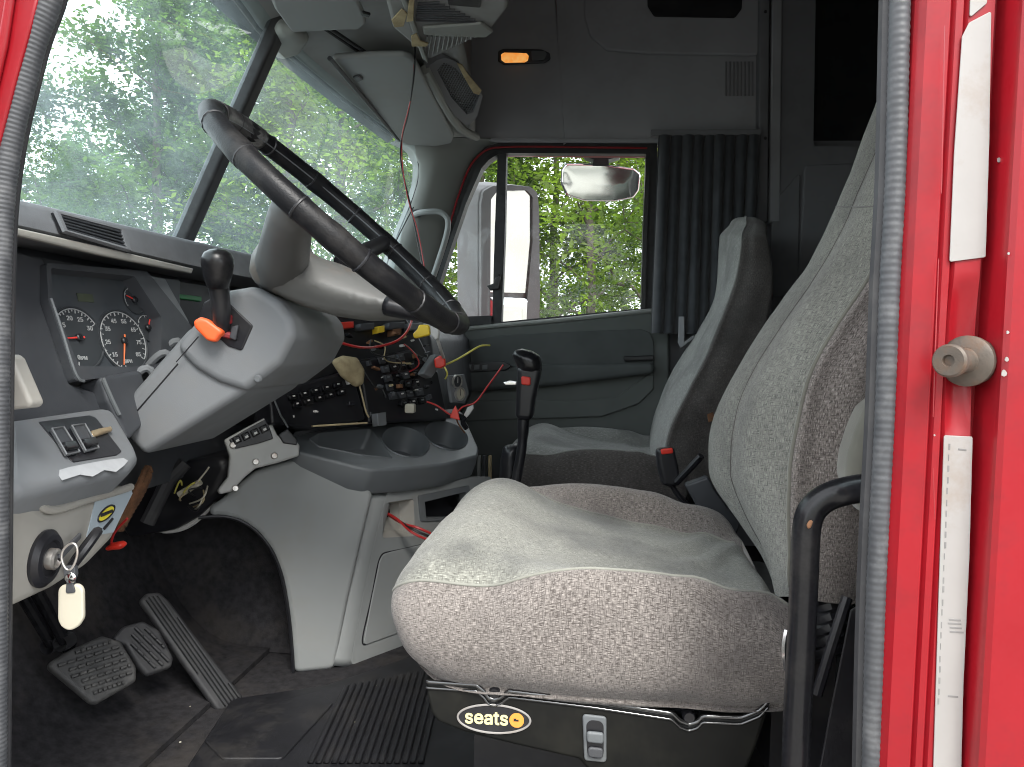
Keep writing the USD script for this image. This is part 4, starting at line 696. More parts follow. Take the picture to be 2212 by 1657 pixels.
# ---------------------------------------------------------------- switch pod, ignition panel, key tag
pod = Thing('switch_pod', 'scuffed grey switch pod with two rocker switches left of the steering column', 'switch panel', (-.6, .22, .5))
a_, b_, c_, d_ = PY(30, 905, .06), PY(240, 873, .34), PY(303, 985, .30), PY(100, 1068, .06)
pt = plane3(PY(28, 906, .13), PY(236, 876, .36), PY(92, 1056, .07))
if pt.n[2] < 0: pt = Frame(pt.o, pt.b, pt.a)
tp = pt.px([(8, 903), (28, 900), (180, 880), (238, 874), (252, 892), (300, 972), (306, 992), (290, 1012), (92, 1058), (30, 1066), (14, 1060)])
hs = pod.add('housing', prism(pt, tp, -.085, .0, .013, .010, 4), 'grey_plastic')
rp_ = pt.px([(82, 912), (192, 898), (206, 903), (262, 976), (252, 984), (156, 1000)]); pod.add('switch_recess', prism(pt, rp_, -.004, .0012, .001, .003), 'black_plastic')
for pts in ([(104, 934), (130, 930), (164, 984), (136, 990)], [(148, 927), (176, 923), (206, 975), (178, 982)]):
    f_ = pod.add('rocker_switch', prism(pt, pt.px(pts), .001, .005, .002), 'dark_plastic'); P_ = pt.px(pts)
    pod.add('lens', prism(pt, [P_[3]*.9+P_[0]*.1, P_[2]*.9+P_[1]*.1, P_[2]*.6+P_[1]*.4, P_[3]*.6+P_[0]*.4], .005, .010, .003), 'gloss_black', under=f_)
    pod.add('switch_rim', tube(pt(np.vstack([P_, P_[:1]]), .006)[[0, 1, 2, 3, 4]], .0012, 5), 'grey_plastic', under=f_)
pod.add('brass_tab', prism(pt, pt.px([(190, 938), (206, 933), (232, 928), (236, 936), (212, 944), (196, 950)]), .001, .007, .002), 'brass')
sc = pt.px([(128, 1016), (148, 1010), (182, 1003), (232, 994), (266, 990), (276, 996), (268, 1006), (250, 1020), (225, 1016), (200, 1030), (172, 1026), (134, 1038), (127, 1028)]); pod.add('white_scuff', prism(pt, sc, .0, .0006, 0), 'scuff', under=hs)
ig = Thing('ignition_panel', 'dirty cream lower panel with ignition lock under the grey switch pod', 'ignition panel', (-.6, .2, .35))
ip = plane3(PY(24, 1310, .06), PY(40, 1040, .06), PY(262, 1080, .30))
if ip.n@(CAM-ip.o) < 0: ip = Frame(ip.o, ip.b, ip.a)
ig.add('panel', prism(ip, ip.px([(10, 1036), (40, 1052), (108, 1104), (285, 1050), (296, 1068), (262, 1120), (245, 1168), (190, 1226), (120, 1272), (24, 1318), (10, 1322)]), -.05, .0, .012, .008), 'cream_plastic')
ig.add('top_lip', tube(spl(ip(ip.px([(14, 1034), (38, 1050), (72, 1078), (108, 1101), (170, 1086), (240, 1066), (284, 1052)]), -.001), 24), .005, 10), 'cream_plastic')
o = ip(ip.px([(92, 1206)]))[0]; lk = ig.add('ignition_lock', lathe([(.030, -.002), (.031, .004), (.026, .009), (.020, .010), (.018, .007), (.0, .007)], o, ip.n, 32), 'black_plastic')
ig.add('lock_barrel', lathe([(.0115, .0), (.0115, .014), (.009, .016), (.006, .013), (0, .013)], o, ip.n, 20), 'steel', under=lk)
o2 = ip(ip.px([(148, 1182)]), .018)[0]; ig.add('key_ring', tube(o2+.019*(np.cos(an[::4])[:, None]*unit(ip.a+.5*ip.b)+np.sin(an[::4])[:, None]*unit(ip.b*.9+ip.n*.6)), .0055, 8, True), 'black_plastic')
ig.add('key', prism(Frame(o, ip.a, ip.b), [(.006, -.004), (.05, .010), (.05, .016), (.004, .004)], .012, .016, .001), 'dark_plastic')
stk = ig.add('blue_sticker', prism(ip, ip.px([(205, 1082), (283, 1056), (285, 1066), (262, 1112), (244, 1150), (186, 1160)]), .0, .0008), 'label_blue')
a = np.linspace(0, 6.28, 25)[:-1]; ig.add('yellow_disc', prism(ip, ip.px([(227+16*math.cos(t)-6*math.sin(t), 1109+10*math.cos(t)*-.5+15*math.sin(t)) for t in a]), .0008, .0014), 'label_yellow', under=stk)
ig.add('black_ring', tube(ip(ip.px([(227+17*math.cos(t)-6*math.sin(t), 1109-8*math.cos(t)+16*math.sin(t)) for t in a]), .0014), .0012, 5, True), 'black_plastic', under=stk)
ig.add('black_bar', prism(ip, ip.px([(214, 1110), (240, 1100), (241, 1106), (215, 1117)]), .0014, .002), 'black_plastic', under=stk)
ig.add('black_bar', prism(ip, ip.px([(220, 1141), (240, 1118), (243, 1121), (223, 1145)]), .0008, .002), 'black_plastic', under=stk)
tag = Thing('key_tag', 'ivory oval key tag hanging on a dark strap from the ignition', 'key tag', o2)
tf = Frame(PY(155, 1310, .10), (1, 0, 0), (0, 0, 1)); tf = Frame(tf.o, unit(rt*[1, 1, 0]), (0, 0, 1))
tag.add('fob', prism(tf, tf.px([(128, 1272), (136, 1262), (172, 1260), (182, 1272), (183, 1335), (172, 1352), (152, 1363), (134, 1352), (127, 1336)]), -.003, .003, .002, .008), 'ivory')
tag.add('strap', prism(tf, tf.px([(141, 1222), (166, 1220), (168, 1240), (162, 1256), (168, 1278), (146, 1280), (148, 1256), (142, 1240)]), -.002, .0045, .001, .002), 'dark_plastic')
tag.add('rivet', lathe([(0, .003), (.0045, .002), (.006, 0)], tf(tf.px([(157, 1246)]), .0045)[0], tf.n, 14), 'chrome')
tag.add('split_ring', tube(spl([tf(tf.px([p]), .004)[0] for p in ((150, 1228), (138, 1205), (146, 1180), (164, 1172), (172, 1188), (160, 1225))], 30, True), .0012, 6, True), 'steel')
# ---------------------------------------------------------------- pedals
def pedal(name, label, poly, y, tilt, nr, across, armpts, mt='rubber', blocks=0):
    P = Thing(name, label, 'pedal', PY(*poly[0], y)); ctr = np.mean(poly, 0); f = Frame(PY(*ctr, y), unit(tilt[0]), unit(tilt[1]))
    if f.n@(CAM-f.o) < 0: f = Frame(f.o, f.b, f.a)
    q = f.px(poly); P.add('pad', prism(f, q, -.016, .0, .006, .008), mt); s = Polygon(q); m0 = q.mean(0); d = unit(across(f)); w = np.array([-d[1], d[0]]); ext = np.abs((q-m0)@w).max()
    for k in range(nr):
        c = m0+w*ext*(2*(k+.5)/nr-1); ln = LineString([c-d*.4, c+d*.4]).intersection(s.buffer(-.008))
        ln = max(getattr(ln, 'geoms', [ln]), key=lambda z: z.length)
        if ln.is_empty or ln.length < .01: continue
        a, b = np.array(ln.coords)[[0, -1]]; hw = ext/nr*.43; 
        cuts = blocks if blocks else 1; edges = np.linspace(0, 1, cuts+1)
        for e_ in range(cuts):
            sh = (.5/cuts if (k % 2 and cuts > 2) else 0); ta, tb = edges[e_]+sh+.012*(cuts > 1), min(edges[e_+1]+sh-.012*(cuts > 1), 1.)
            if tb-ta < .03: continue
            pa, pb = a*(1-ta)+b*ta, a*(1-tb)+b*tb; P.add('tread_block' if cuts > 1 else 'tread_rib', prism(f, [pa-w*hw, pb-w*hw, pb+w*hw, pa+w*hw], .0, .0065, .0018), mt)
    if armpts: P.add('arm', tube(spl([PY(*p) for p in armpts], 14), .012, 10), 'gloss_black')
    return P, f
along = lambda p, r: (lambda f: f.px([r])[0]-f.px([p])[0])
pedal('accelerator_pedal', 'long black ribbed accelerator pedal hinged at the floor', [(302, 1296), (318, 1280), (345, 1278), (366, 1296), (440, 1395), (527, 1504), (524, 1513), (486, 1536), (470, 1534), (400, 1436)], .66, ((.35, .75, .28), (-.62, 0, .75)), 8, along((340, 1290), (505, 1525)), None, 'rubber', 0)
pedal('brake_pedal', 'worn black brake pedal pad with block tread, nearest the switch pod', [(98, 1436), (140, 1408), (222, 1372), (262, 1384), (296, 1440), (296, 1470), (210, 1520), (196, 1518)], .50, ((.45, .85, .25), (-.6, 0, .75)), 9, along((110, 1440), (270, 1390)), [(150, 1400, .52), (110, 1340, .50), (60, 1250, .48), (30, 1150, .45)], 'worn_rubber', 7)
pedal('clutch_pedal', 'black pedal pad behind the brake pedal, half hidden by the accelerator', [(236, 1384), (268, 1352), (310, 1340), (345, 1360), (376, 1420), (372, 1440), (318, 1460), (300, 1440), (270, 1392)], .60, ((.45, .85, .25), (-.6, 0, .75)), 7, along((260, 1380), (330, 1450)), None, 'rubber', 4)
for k, (u0, u1) in enumerate(((58, 112), (86, 140))):
    P = Thing('pedal_arm', ('left' if k == 0 else 'right')+' shiny black pedal arm behind the key tag', 'pedal arm', PY(u0, 1300, .42)); P.add('rod', tube([PY(u0-20, 1270-k*20, .42), PY(u1, 1392-k*6, .47)], .0085, 10), 'gloss_black'); P.add('bushing', lathe([(.012, -.012), (.013, 0), (.012, .012)], PY(u1, 1392-k*6, .47), (0, 1, 0), 14), 'black_plastic')
cd = Thing('grey_card', 'grey torn card stuck to the carpet beside the key tag', 'card', PY(220, 1262, .72)); c2 = Frame(PY(220, 1262, .80), unit([.5, .8, 0]), (-.6, 0, .8)); cd.add('sheet', prism(c2, c2.px([(188, 1270), (216, 1240), (258, 1247), (252, 1256), (222, 1284), (190, 1278)]), -.002, .002, .0008), 'grey_plastic')
rc = Thing('red_connector', 'red plastic connector dangling below the blue sticker', 'connector', PY(250, 1178, .45)); rc.add('body', inflate(YF(.45), YF(.45).px([(224, 1184), (244, 1172), (264, 1168), (277, 1176), (262, 1186), (230, 1190)]), .012, .012, .004, .003), 'red_plastic', smooth=True); rc.add('wire', tube(spl([PY(240, 1176, .45), PY(248, 1150, .43), PY(275, 1120, .42)], 12), .0018, 6), 'red_wire')
# ---------------------------------------------------------------- centre console
con = Thing('center_console', 'light grey centre console with dark tray, two cup holders and lower door', 'console', (-.5, .95, 0))
def at_floor(u, v): return PZ(u, v, 0)
b0, b1, b2 = PZ(637, 1455, 0), PZ(742, 1443, 0), PZ(872, 1394, 0)
b3 = b2+(b2-b1)/np.linalg.norm(b2-b1)*.35
t0, t1, t2, t3 = PY(490, 985, b0[1]+.01), PY(790, 1052, b1[1]+.0), PY(1030, 1012, 1.30), PY(1045, 1005, 1.42)

# side facing the driver: footwell arch cut out of it
sA = plane3(PY(637, 1455, b0[1]), PY(742, 1443, b1[1]), PY(640, 1005, b0[1]+.055))
if sA.n@(CAM-sA.o) < 0: sA = Frame(sA.o, sA.b, sA.a)
side = sA.px([(637, 1455), (724, 1446), (752, 1300), (784, 1160), (806, 1070), (790, 1040), (700, 1000), (640, 992), (600, 1000), (552, 1016), (516, 1044), (478, 1078), (440, 1104), (428, 1117), (480, 1114), (520, 1124), (556, 1148), (590, 1192), (612, 1250), (626, 1330), (632, 1400)])
con.add('side_panel', prism(sA, side, -.03, .0, .010, .012), 'light_plastic')
con.add('arch_edge', tube(spl(sA(sA.px([(428, 1119), (480, 1116), (520, 1126), (556, 1150), (588, 1192), (610, 1250), (624, 1330), (631, 1400), (634, 1454)]), -.004), 40), .0035, 8), 'black_plastic')
sB = plane3(PY(742, 1443, b1[1]), b2, PY(822, 1062, b1[1]+.115))
if sB.n@(CAM-sB.o) < 0: sB = Frame(sB.o, sB.b, sB.a)
cub = sB.px([(829, 1096), (836, 1086), (893, 1077), (897, 1158), (826, 1162)]); slot = sB.px([(903, 1072), (1010, 1050), (1018, 1120), (908, 1124)])
face = sB.px([(758, 1437), (872, 1394), (1100, 1310), (1060, 1030), (1028, 1030), (836, 1064), (812, 1160), (784, 1290)])
fa = Polygon(rnd(face, .006)); cb, st_ = Polygon(rnd(cub, .006)), Polygon(rnd(slot, .003))
con.add('rear_face', plate(sB, fa.difference(cb).difference(st_), -.03, .0), 'light_plastic', smooth=False)
nA, nB = sA.n, sB.n; ce = np.array([PY(742, 1443, b1[1]), *sB(sB.px([(770, 1300), (800, 1160), (822, 1070)]), 0.)]); cR = .046
con.add('corner', tube(spl(ce, 24)-cR*(nA+nB)/(1+nA@nB), cR-.0003, 48), 'light_plastic', smooth=True)
con.add('cubby', cat(*[solid(np.array([sB(cub[[i, (i+1) % 5]], .0), sB(cub.mean(0)+(cub[[i, (i+1) % 5]]-cub.mean(0))*.72, -.035)]), .001) for i in range(5)], plate(sB, cb, -.037, -.033)), 'cream_plastic', smooth=False)
o = sB(sB.px([(851, 1108)]), -.03)[0]; con.add('socket_hole', lathe([(.012, 0), (.012, .004), (.009, .005), (0, .004)], o, sB.n, 16), 'black_plastic')
con.add('radio_frame', plate(sB, st_.buffer(.002).difference(Polygon(sB.px([(915, 1084), (1004, 1062), (1010, 1116), (918, 1118)]))), -.02, .004), 'mid_plastic', smooth=False)
con.add('radio_back', plate(sB, st_.buffer(.004), -.06, -.045), 'black_plastic', smooth=False)
dpoly = sB.px([(783, 1390), (800, 1300), (818, 1212), (826, 1197), (845, 1191), (960, 1165), (960, 1330), (868, 1364), (790, 1392)])
con.add('lower_door', prism(sB, dpoly, .0, .0035, .002, .008), 'light_plastic')
con.add('door_gap', tube(spl(sB(np.vstack([dpoly[[8, 0, 1, 2, 3, 4, 5]]]), .0005), 40), .0016, 5), 'black_plastic')
# tray with cup holders
ft = plane3(PY(640, 968, .87), PY(870, 1012, .97), PY(985, 903, 1.40))
if ft.n[2] < 0: ft = Frame(ft.o, ft.b, ft.a)
tray = ft.px([(632, 945), (700, 930), (830, 918), (985, 903), (1004, 908), (1030, 966), (1028, 982), (960, 1000), (880, 1008), (800, 1012), (770, 1006), (640, 972)])
def hole(us): return Polygon(rnd(ft.px(us), .008))
bin_ = hole([(668, 950), (690, 938), (800, 929), (846, 990), (780, 984), (690, 966)])
def ell(u, v, a, b, sk=0.): t = np.linspace(0, 6.2832, 49)[:-1]; return Polygon(ft.px(np.c_[u+a*np.cos(t)+sk*np.sin(t), v+b*np.sin(t)]))
cups = [ell(876, 956, 48, 32, 14), ell(964, 942, 44, 30, 14)]; TP = Polygon(rnd(tray, .015))
con.add('tray_top', plate(ft, TP.difference(bin_).difference(cups[0]).difference(cups[1]), -.005, .0), 'mid_plastic', smooth=False)
q = np.array(TP.exterior.coords)[:-1]; ring = []
for off, z in ((-.0005, .0), (.003, -.001), (.006, -.006), (.008, -.030), (.007, -.052), (.003, -.060), (-.02, -.062)):
    Lr = TP.buffer(off).exterior; st0 = Lr.project(Point(q[0])); ring.append(ft(np.array([Lr.interpolate((st0+t*Lr.length) % Lr.length).coords[0] for t in np.linspace(0, 1, 161)[:-1]]), z))
con.add('tray_skirt', grid(np.array(ring), False, True), 'mid_plastic', smooth=50)
for nm, hp, dep, sc_ in (('cup_holder', cups[0], .055, .84), ('cup_holder', cups[1], .055, .84), ('bin', bin_, .045, .8)):
    hq = np.array(hp.exterior.coords)[:-1]; hc = hq.mean(0); con.add(nm, grid(np.array([ft(hc+(hq-hc)*a, z) for a, z in ((1.03, .0), (1.015, .003), (1., .0005), (.97, -dep*.4), (sc_+.05, -dep*.9), (sc_, -dep), (.01, -dep))]), False, True), 'mid_plastic', smooth=45)
con.add('tray_rear', prism(ft, ft.px([(632, 945), (700, 926), (985, 900), (1000, 905), (985, 890), (640, 920)]), -.06, .012, .004), 'dark_plastic')
for k in range(3): con.add('side_trim_strip', prism(YF(1.42), YF(1.42).px([(1030+k*12, 985), (1037+k*12, 985), (1037+k*12, 1090), (1030+k*12, 1090)]), -.02, .0, .003), ('pillar_grey', 'dark_plastic', 'foam')[k])
# white bracket with switches
br = Thing('switch_bracket', 'broken white bracket with black rocker switches beside the console tray', 'switch bracket', PY(560, 960, .82))
bf = Frame(PY(560, 955, .80), unit([.86, .5, -.06]), unit([-.2, .1, 1]))
if bf.n@(CAM-bf.o) < 0: bf = Frame(bf.o, bf.b, bf.a)
br.add('bracket', prism(bf, bf.px([(484, 950), (520, 930), (572, 902), (586, 912), (600, 940), (640, 952), (648, 962), (646, 985), (600, 1000), (552, 1012), (530, 1030), (500, 1062), (474, 1068), (470, 1058), (492, 1030), (496, 985)]), -.02, .0, .004, .004), 'white_metal')
br.add('switch_frame', prism(bf, bf.px([(494, 950), (524, 932), (572, 906), (580, 918), (590, 948), (560, 958), (508, 970)]), .0, .004, .002, .002), 'black_plastic')
for k in range(4):
    u, v = 500+k*19.5, 942-k*8; r_ = br.add('rocker_switch', prism(bf, bf.px([(u, v+6), (u+15, v-2), (u+22, v+12), (u+7, v+20)]), .004, .011, .003), 'gloss_black'); br.add('icon', prism(bf, bf.px([(u+8, v+10), (u+14, v+7), (u+16, v+11), (u+10, v+14)]), .011, .012), 'white_plastic', under=r_)
for u, v in ((503, 962), (592, 985), (552, 998), (508, 1055)): br.add('bolt', lathe([(0, .005), (.005, .005), (.0065, .002), (.0065, 0)], bf(bf.px([(u, v)]), .001)[0], bf.n, 12), 'steel')
br.add('black_insert', prism(bf, bf.px([(600, 940), (620, 925), (642, 950), (640, 962), (612, 958)]), -.01, .006, .003), 'black_plastic')
# open lower cavity under the column: heater parts and wires
un = Thing('under_dash_parts', 'exposed wiring, rusty coil and brackets under the steering column', 'under dash parts', PY(360, 1080, .75))
un.add('dark_duct', prism(YF(.80), YF(.80).px([(290, 1010), (480, 985), (500, 1010), (470, 1070), (420, 1120), (370, 1148), (250, 1170)]), -.2, .0, .02, .01), 'black_plastic')
coil = [PY(318, 1022, .60), PY(300, 1062, .58), PY(282, 1092, .57), PY(262, 1130, .56)]; cs = spl(coil, 140); un.add('rusty_spring', tube(cs+np.c_[.0*cs[:, :1], .012*np.cos(np.arange(140)*.85), .012*np.sin(np.arange(140)*.85)][:, :3], .004, 6), 'rust')
un.add('rusty_rod', tube(coil, .009, 8), 'rust')
un.add('edge_frame', tube(spl([PY(u, v, .83) for u, v in ((475, 1035), (462, 1080), (430, 1118), (395, 1140), (355, 1146), (335, 1140))], 24), .006, 8), 'white_plastic')
un.add('dark_hose', tube([PY(318, 1130, .74), PY(362, 1040, .76), PY(400, 1000, .78)], .014, 10), 'rubber'); un.add('white_clip', rbox(PY(410, 1055, .76), (.05, .012, .012), [unit([.8, 0, .5]), (0, 1, 0)], .003), 'ivory')
for k in range(9):
    p0 = np.array([RNG.uniform(370, 430), RNG.uniform(1040, 1120)]); p1 = p0+[RNG.uniform(15, 45), RNG.uniform(-45, -12)]; mid = (p0+p1)/2+RNG.normal(0, 12, 2)
    un.add('loose_wire', tube(spl([PY(*p0, .77), PY(*mid, .74), PY(*p1, .76)], 14), .0017, 6), ('ivory', 'yellow_wire', 'black_wire', 'foam')[k % 4])
# ---------------------------------------------------------------- wires and connectors
def wire(name, label, pts, r, mt, n=60, cat_='wire'):
    P = np.array([PY(*p) for p in pts]); w = Thing(name, label, cat_, P[0]); w.add('lead', tube(spl(P, n), r, 6), mt, smooth=True); return w
ww = wire('hanging_wire', 'thin black and red wire hanging from the overhead console past the windshield corner', [(893, 34, 1.15), (896, 90, 1.2), (895, 150, 1.25), (889, 200, 1.3), (878, 260, 1.45), (866, 310, 1.6), (866, 350, 1.62), (876, 400, 1.64), (888, 450, 1.66), (898, 500, 1.66), (910, 560, 1.66), (926, 640, 1.62), (940, 740, 1.55)], .0026, 'black_wire', 90)
ww.add('red_lead', tube(spl(np.array([PY(*p) for p in ((894, 130, 1.24), (891, 190, 1.29), (874, 268, 1.45), (868, 310, 1.6), (870, 360, 1.62), (884, 440, 1.65), (900, 490, 1.655), (914, 560, 1.65), (930, 650, 1.6))]), 70), .0015, 6), 'red_wire')
ww.add('branch_lead', tube(spl(np.array([PY(*p) for p in ((893, 448, 1.66), (876, 480, 1.70), (856, 520, 1.72), (838, 560, 1.7))]), 24), .002, 6), 'black_wire')
wire('red_loop_wire', 'red wire looping from the column tip to the yellow connector', [(700, 722, .75), (730, 738, .8), (770, 749, .85), (820, 748, .95), (860, 735, 1.0), (882, 712, 1.05), (890, 690, 1.1)], .0027, 'red_wire', 40)
yc = Thing('yellow_connector', 'yellow and white plug at the end of the red loop wire', 'connector', PY(915, 716, 1.08)); yf = Frame(PY(915, 716, 1.08), unit(rt+.0*up), up)
yc.add('plug', prism(yf, yf.px([(892, 722), (902, 712), (906, 702), (928, 702), (930, 724), (906, 730), (896, 732)]), -.010, .010, .004, .002), 'yellow_plastic'); yc.add('white_cap', prism(yf, yf.px([(930, 700), (948, 700), (950, 720), (946, 738), (932, 726)]), -.009, .009, .004, .002), 'white_plastic')
yc.add('tail', tube(spl([PY(944, 730, 1.08), PY(952, 755, 1.12), PY(958, 772, 1.18)], 12), .004, 8), 'white_plastic')
rcn = Thing('red_plug', 'red and grey plug with loose yellow leads at the right end of the dash', 'connector', PY(948, 784, 1.2)); yf = Frame(PY(948, 784, 1.2), rt, up)
rcn.add('plug', prism(yf, yf.px([(938, 776), (950, 768), (962, 774), (964, 790), (952, 796), (940, 794)]), -.010, .010, .004, .003), 'red_plastic')
rcn.add('yellow_lead', tube(spl([PY(*p) for p in ((962, 788, 1.2), (990, 775, 1.24), (1020, 757, 1.26), (1040, 747, 1.28), (1058, 746, 1.3))], 20), .0024, 6), 'yellow_wire'); rcn.add('yellow_lead', tube(spl([PY(*p) for p in ((960, 792, 1.2), (966, 806, 1.2), (962, 818, 1.22))], 10), .0022, 6), 'yellow_wire')
rw = wire('red_lead_wire', 'long red wire poking out above the tray towards the gear lever', [(922, 868, 1.2), (950, 880, 1.2), (980, 897, 1.2), (998, 880, 1.2), (1022, 872, 1.2), (1048, 842, 1.22), (1070, 812, 1.24), (1087, 788, 1.25)], .0022, 'red_wire', 50)
rw.add('red_joint', prism(Frame(PY(985, 898, 1.2), rt, up), Frame(PY(985, 898, 1.2), rt, up).px([(972, 902), (978, 886), (984, 876), (990, 890), (994, 908)]), -.006, .006, .002), 'red_plastic')
wp = Thing('white_plug', 'small white plug with black tail behind the tray corner', 'connector', PY(1010, 890, 1.25)); yf = Frame(PY(1010, 890, 1.25), rt, up); wp.add('plug', prism(yf, yf.px([(1002, 896), (1010, 880), (1022, 874), (1024, 882), (1014, 896), (1008, 902)]), -.007, .007, .002), 'white_plastic'); wp.add('tail', tube(spl([PY(1006, 900, 1.25), PY(1000, 912, 1.26), PY(1008, 925, 1.27)], 10), .007, 8), 'black_plastic'); wp.add('brown_lead', tube(spl([PY(*p) for p in ((985, 900, 1.22), (990, 915, 1.24), (1004, 935, 1.26))], 10), .0022, 6), 'rust')
cw = Thing('socket_wire', 'pair of red and black wires hanging out of the console cubby', 'wire', o)
for k, mt in enumerate(('red_wire', 'black_wire', 'red_wire')): cw.add('lead', tube(spl([o, PY(862+k*4, 1125+k*3, o[1]-.03), PY(890+k*3, 1150-k*6, o[1]-.05), PY(930, 1168-k*8, o[1]-.04)], 20), .0028, 6), mt)
gc = Thing('green_card', 'green strip in the dark slot right of the instrument cluster', 'card', PX(408, 648, -.74)); g_ = Frame(PX(405, 645, -.76), (.13, .99, 0), (-.28, 0, .96)); gc.add('strip', prism(g_, g_.px([(382, 636), (432, 642), (432, 652), (382, 645)]), -.004, .004, .001), 'green_plastic')
# ---------------------------------------------------------------- gear lever
gs = Thing('gear_lever', 'black gear lever with rubber grip and red range button', 'gear lever', PZ(1105, 1330, 0))
gy = 1.10; st = [PY(u, v, gy) for u, v in ((1136, 812), (1132, 880), (1128, 960), (1122, 1000), (1108, 1080), (1095, 1180))]; st.append(np.array([st[-1][0]-.005, gy, .02]))
gs.add('stick', tube(spl(st, 40), np.interp(np.linspace(0, 1, 40), [0, .25, .27, 1], [.0135, .0135, .011, .0125]), 12), 'black_plastic', smooth=True)
gg = YF(gy); gs.add('grip', prism(gg, gg.px([(1118, 806), (1114, 905), (1152, 908), (1158, 860), (1171, 800), (1168, 790), (1118, 790)]), -.022, .022, .012, .008, 4), 'black_plastic')
gs.add('knob', inflate(gg, gg.px([(1106, 768), (1112, 757), (1128, 753), (1150, 758), (1166, 768), (1172, 786), (1170, 806), (1152, 812), (1124, 808), (1116, 790)]), .028, .024, .006, .004), 'gloss_black', smooth=True)
gs.add('red_button', prism(gg, gg.px([(1128, 812), (1148, 814), (1148, 832), (1129, 830)]), .022, .028, .003, .002), 'red_plastic'); gs.add('side_lever', prism(gg, gg.px([(1088, 826), (1100, 822), (1116, 824), (1116, 832), (1092, 832)]), -.005, .005, .002), 'chrome')
gs.add('boot', inflate(gg, gg.px([(1075, 1000), (1082, 968), (1118, 962), (1122, 1064), (1072, 1064)]), .03, .03, .01, .006, -.05), 'black_plastic', smooth=True)
# ---------------------------------------------------------------- seats
def uvgrid(P):
    du = np.r_[0, np.cumsum(np.linalg.norm(np.diff(P, axis=1), axis=2).mean(0))]; dv = np.r_[0, np.cumsum(np.linalg.norm(np.diff(P, axis=0), axis=2).mean(1))]
    return np.stack(np.broadcast_arrays(du[None, :], dv[:, None]), -1).reshape(-1, 2)
def puff(P, amp, sc, seed):
    n = np.cross(np.gradient(P, axis=0), np.gradient(P, axis=1)); n /= np.maximum(np.linalg.norm(n, axis=2, keepdims=True), 1e-9); return P+n*((meshkit.fbm(P*sc, 3, seed)-.5)*amp)[..., None]
def cushion(T, y0, dy, names, mats, dz=0., bol=1.):
    xs = np.array([-.262, -.256, -.240, -.212, -.17, -.125, -.07, -.01, .05, .11, .17, .215, .245, .262]); zs = np.array([.20, .55, .80, .94, 1, 1, 1, 1, 1, 1, 1, .97, .85, .45]); ys = np.array([.80, .90, .955, .985, 1, 1, 1, 1, 1, 1, 1, .99, .96, .85])
    rows = []
    for x, a, b in zip(xs, zs, ys):
        zw = np.interp(x, [-.26, -.2, -.15, -.10, -.05, 0, .1, .2, .27], [.372, .370, .364, .372, .388, .397, .393, .376, .362]); zc = np.interp(x, [-.26, -.21, -.17, -.12, -.05, .05, .15, .27], [.392, .412, .417, .403, .378, .354, .336, .325])
        zf = np.interp(x, [-.26, -.15, -.10, -.05, .01, .08, .15, .2, .27], [.385, .392, .398, .405, .410, .405, .390, .376, .36]); zc, zf, zw = [.385+(q_-.385)*bol for q_ in (zc, zf, zw)]
        sec = [(.32, .238), (.262, .240), (.244, .262), (.236, .31), (.246, zw-.022), (.262, zw), (.285, zw*.6+zc*.4+.004), (.345, zc*.85+zw*.15), (.44, zc), (.55, zc+.002), (.66, zc), (.722, zc*.93+zf*.07), (.748, zf-.012), (.778, zf), (.808, zf-.018), (.828, .33), (.81, .245), (.70, .238)]
        rows.append([(x, .53+(y-.53)*b, .305+(z-.305)*a) for y, z in sec])
    A_ = np.array(rows); A_[..., 0] += np.where(A_[..., 0] < -.1, .016, 0)+np.clip((-.10-A_[..., 0])/.15, 0, 1)*np.clip(.335-A_[..., 2], 0, 1)*.42
    P = up2(A_, 5, 6, False, True); P = np.concatenate([P, P[:, :1]], 1); P = puff(P, .014, 9, 4); cw_ = np.clip((P[..., 0]-.06)/.1, 0, 1)*np.clip((P[..., 2]-.31)/.02, 0, 1); P[..., 2] += cw_*.0035*np.sin(P[..., 0]*75-P[..., 1]*38+2*meshkit.noise(P*12, 2)*3); P = P*[1, dy, 1]+[0, y0+.53*(1-dy), dz]
    uv = uvgrid(P).reshape(P.shape[0], -1, 2); K = [(0, 31), (30, 67), (66, 109)]
    for (a, b), nm, mt in zip(K, names, mats): T.add(nm, grid(P[:, a:b]), mt, smooth=True, uv=uv[:, a:b].reshape(-1, 2))
    for j in (30, 66): T.add('welt', tube(P[6:-4, j]+[0, 0, .0002], .0020, 6), mats[1], smooth=True)
    for i in (0, -1): T.add('cushion_end', TM(np.vstack([P[i], P[i].mean(0)]), [(k, k+1, P.shape[1]) for k in range(P.shape[1]-1)]), mats[0], smooth=True)
    return P
ds = Thing('driver_seat', 'worn light grey woven driver seat with high back and black base', 'seat', (0, .53, 0))
CP = cushion(ds, 0, 1., ('cushion_side', 'sitting_surface', 'far_bolster'), ('seat_side', 'seat_top', 'seat_side'))
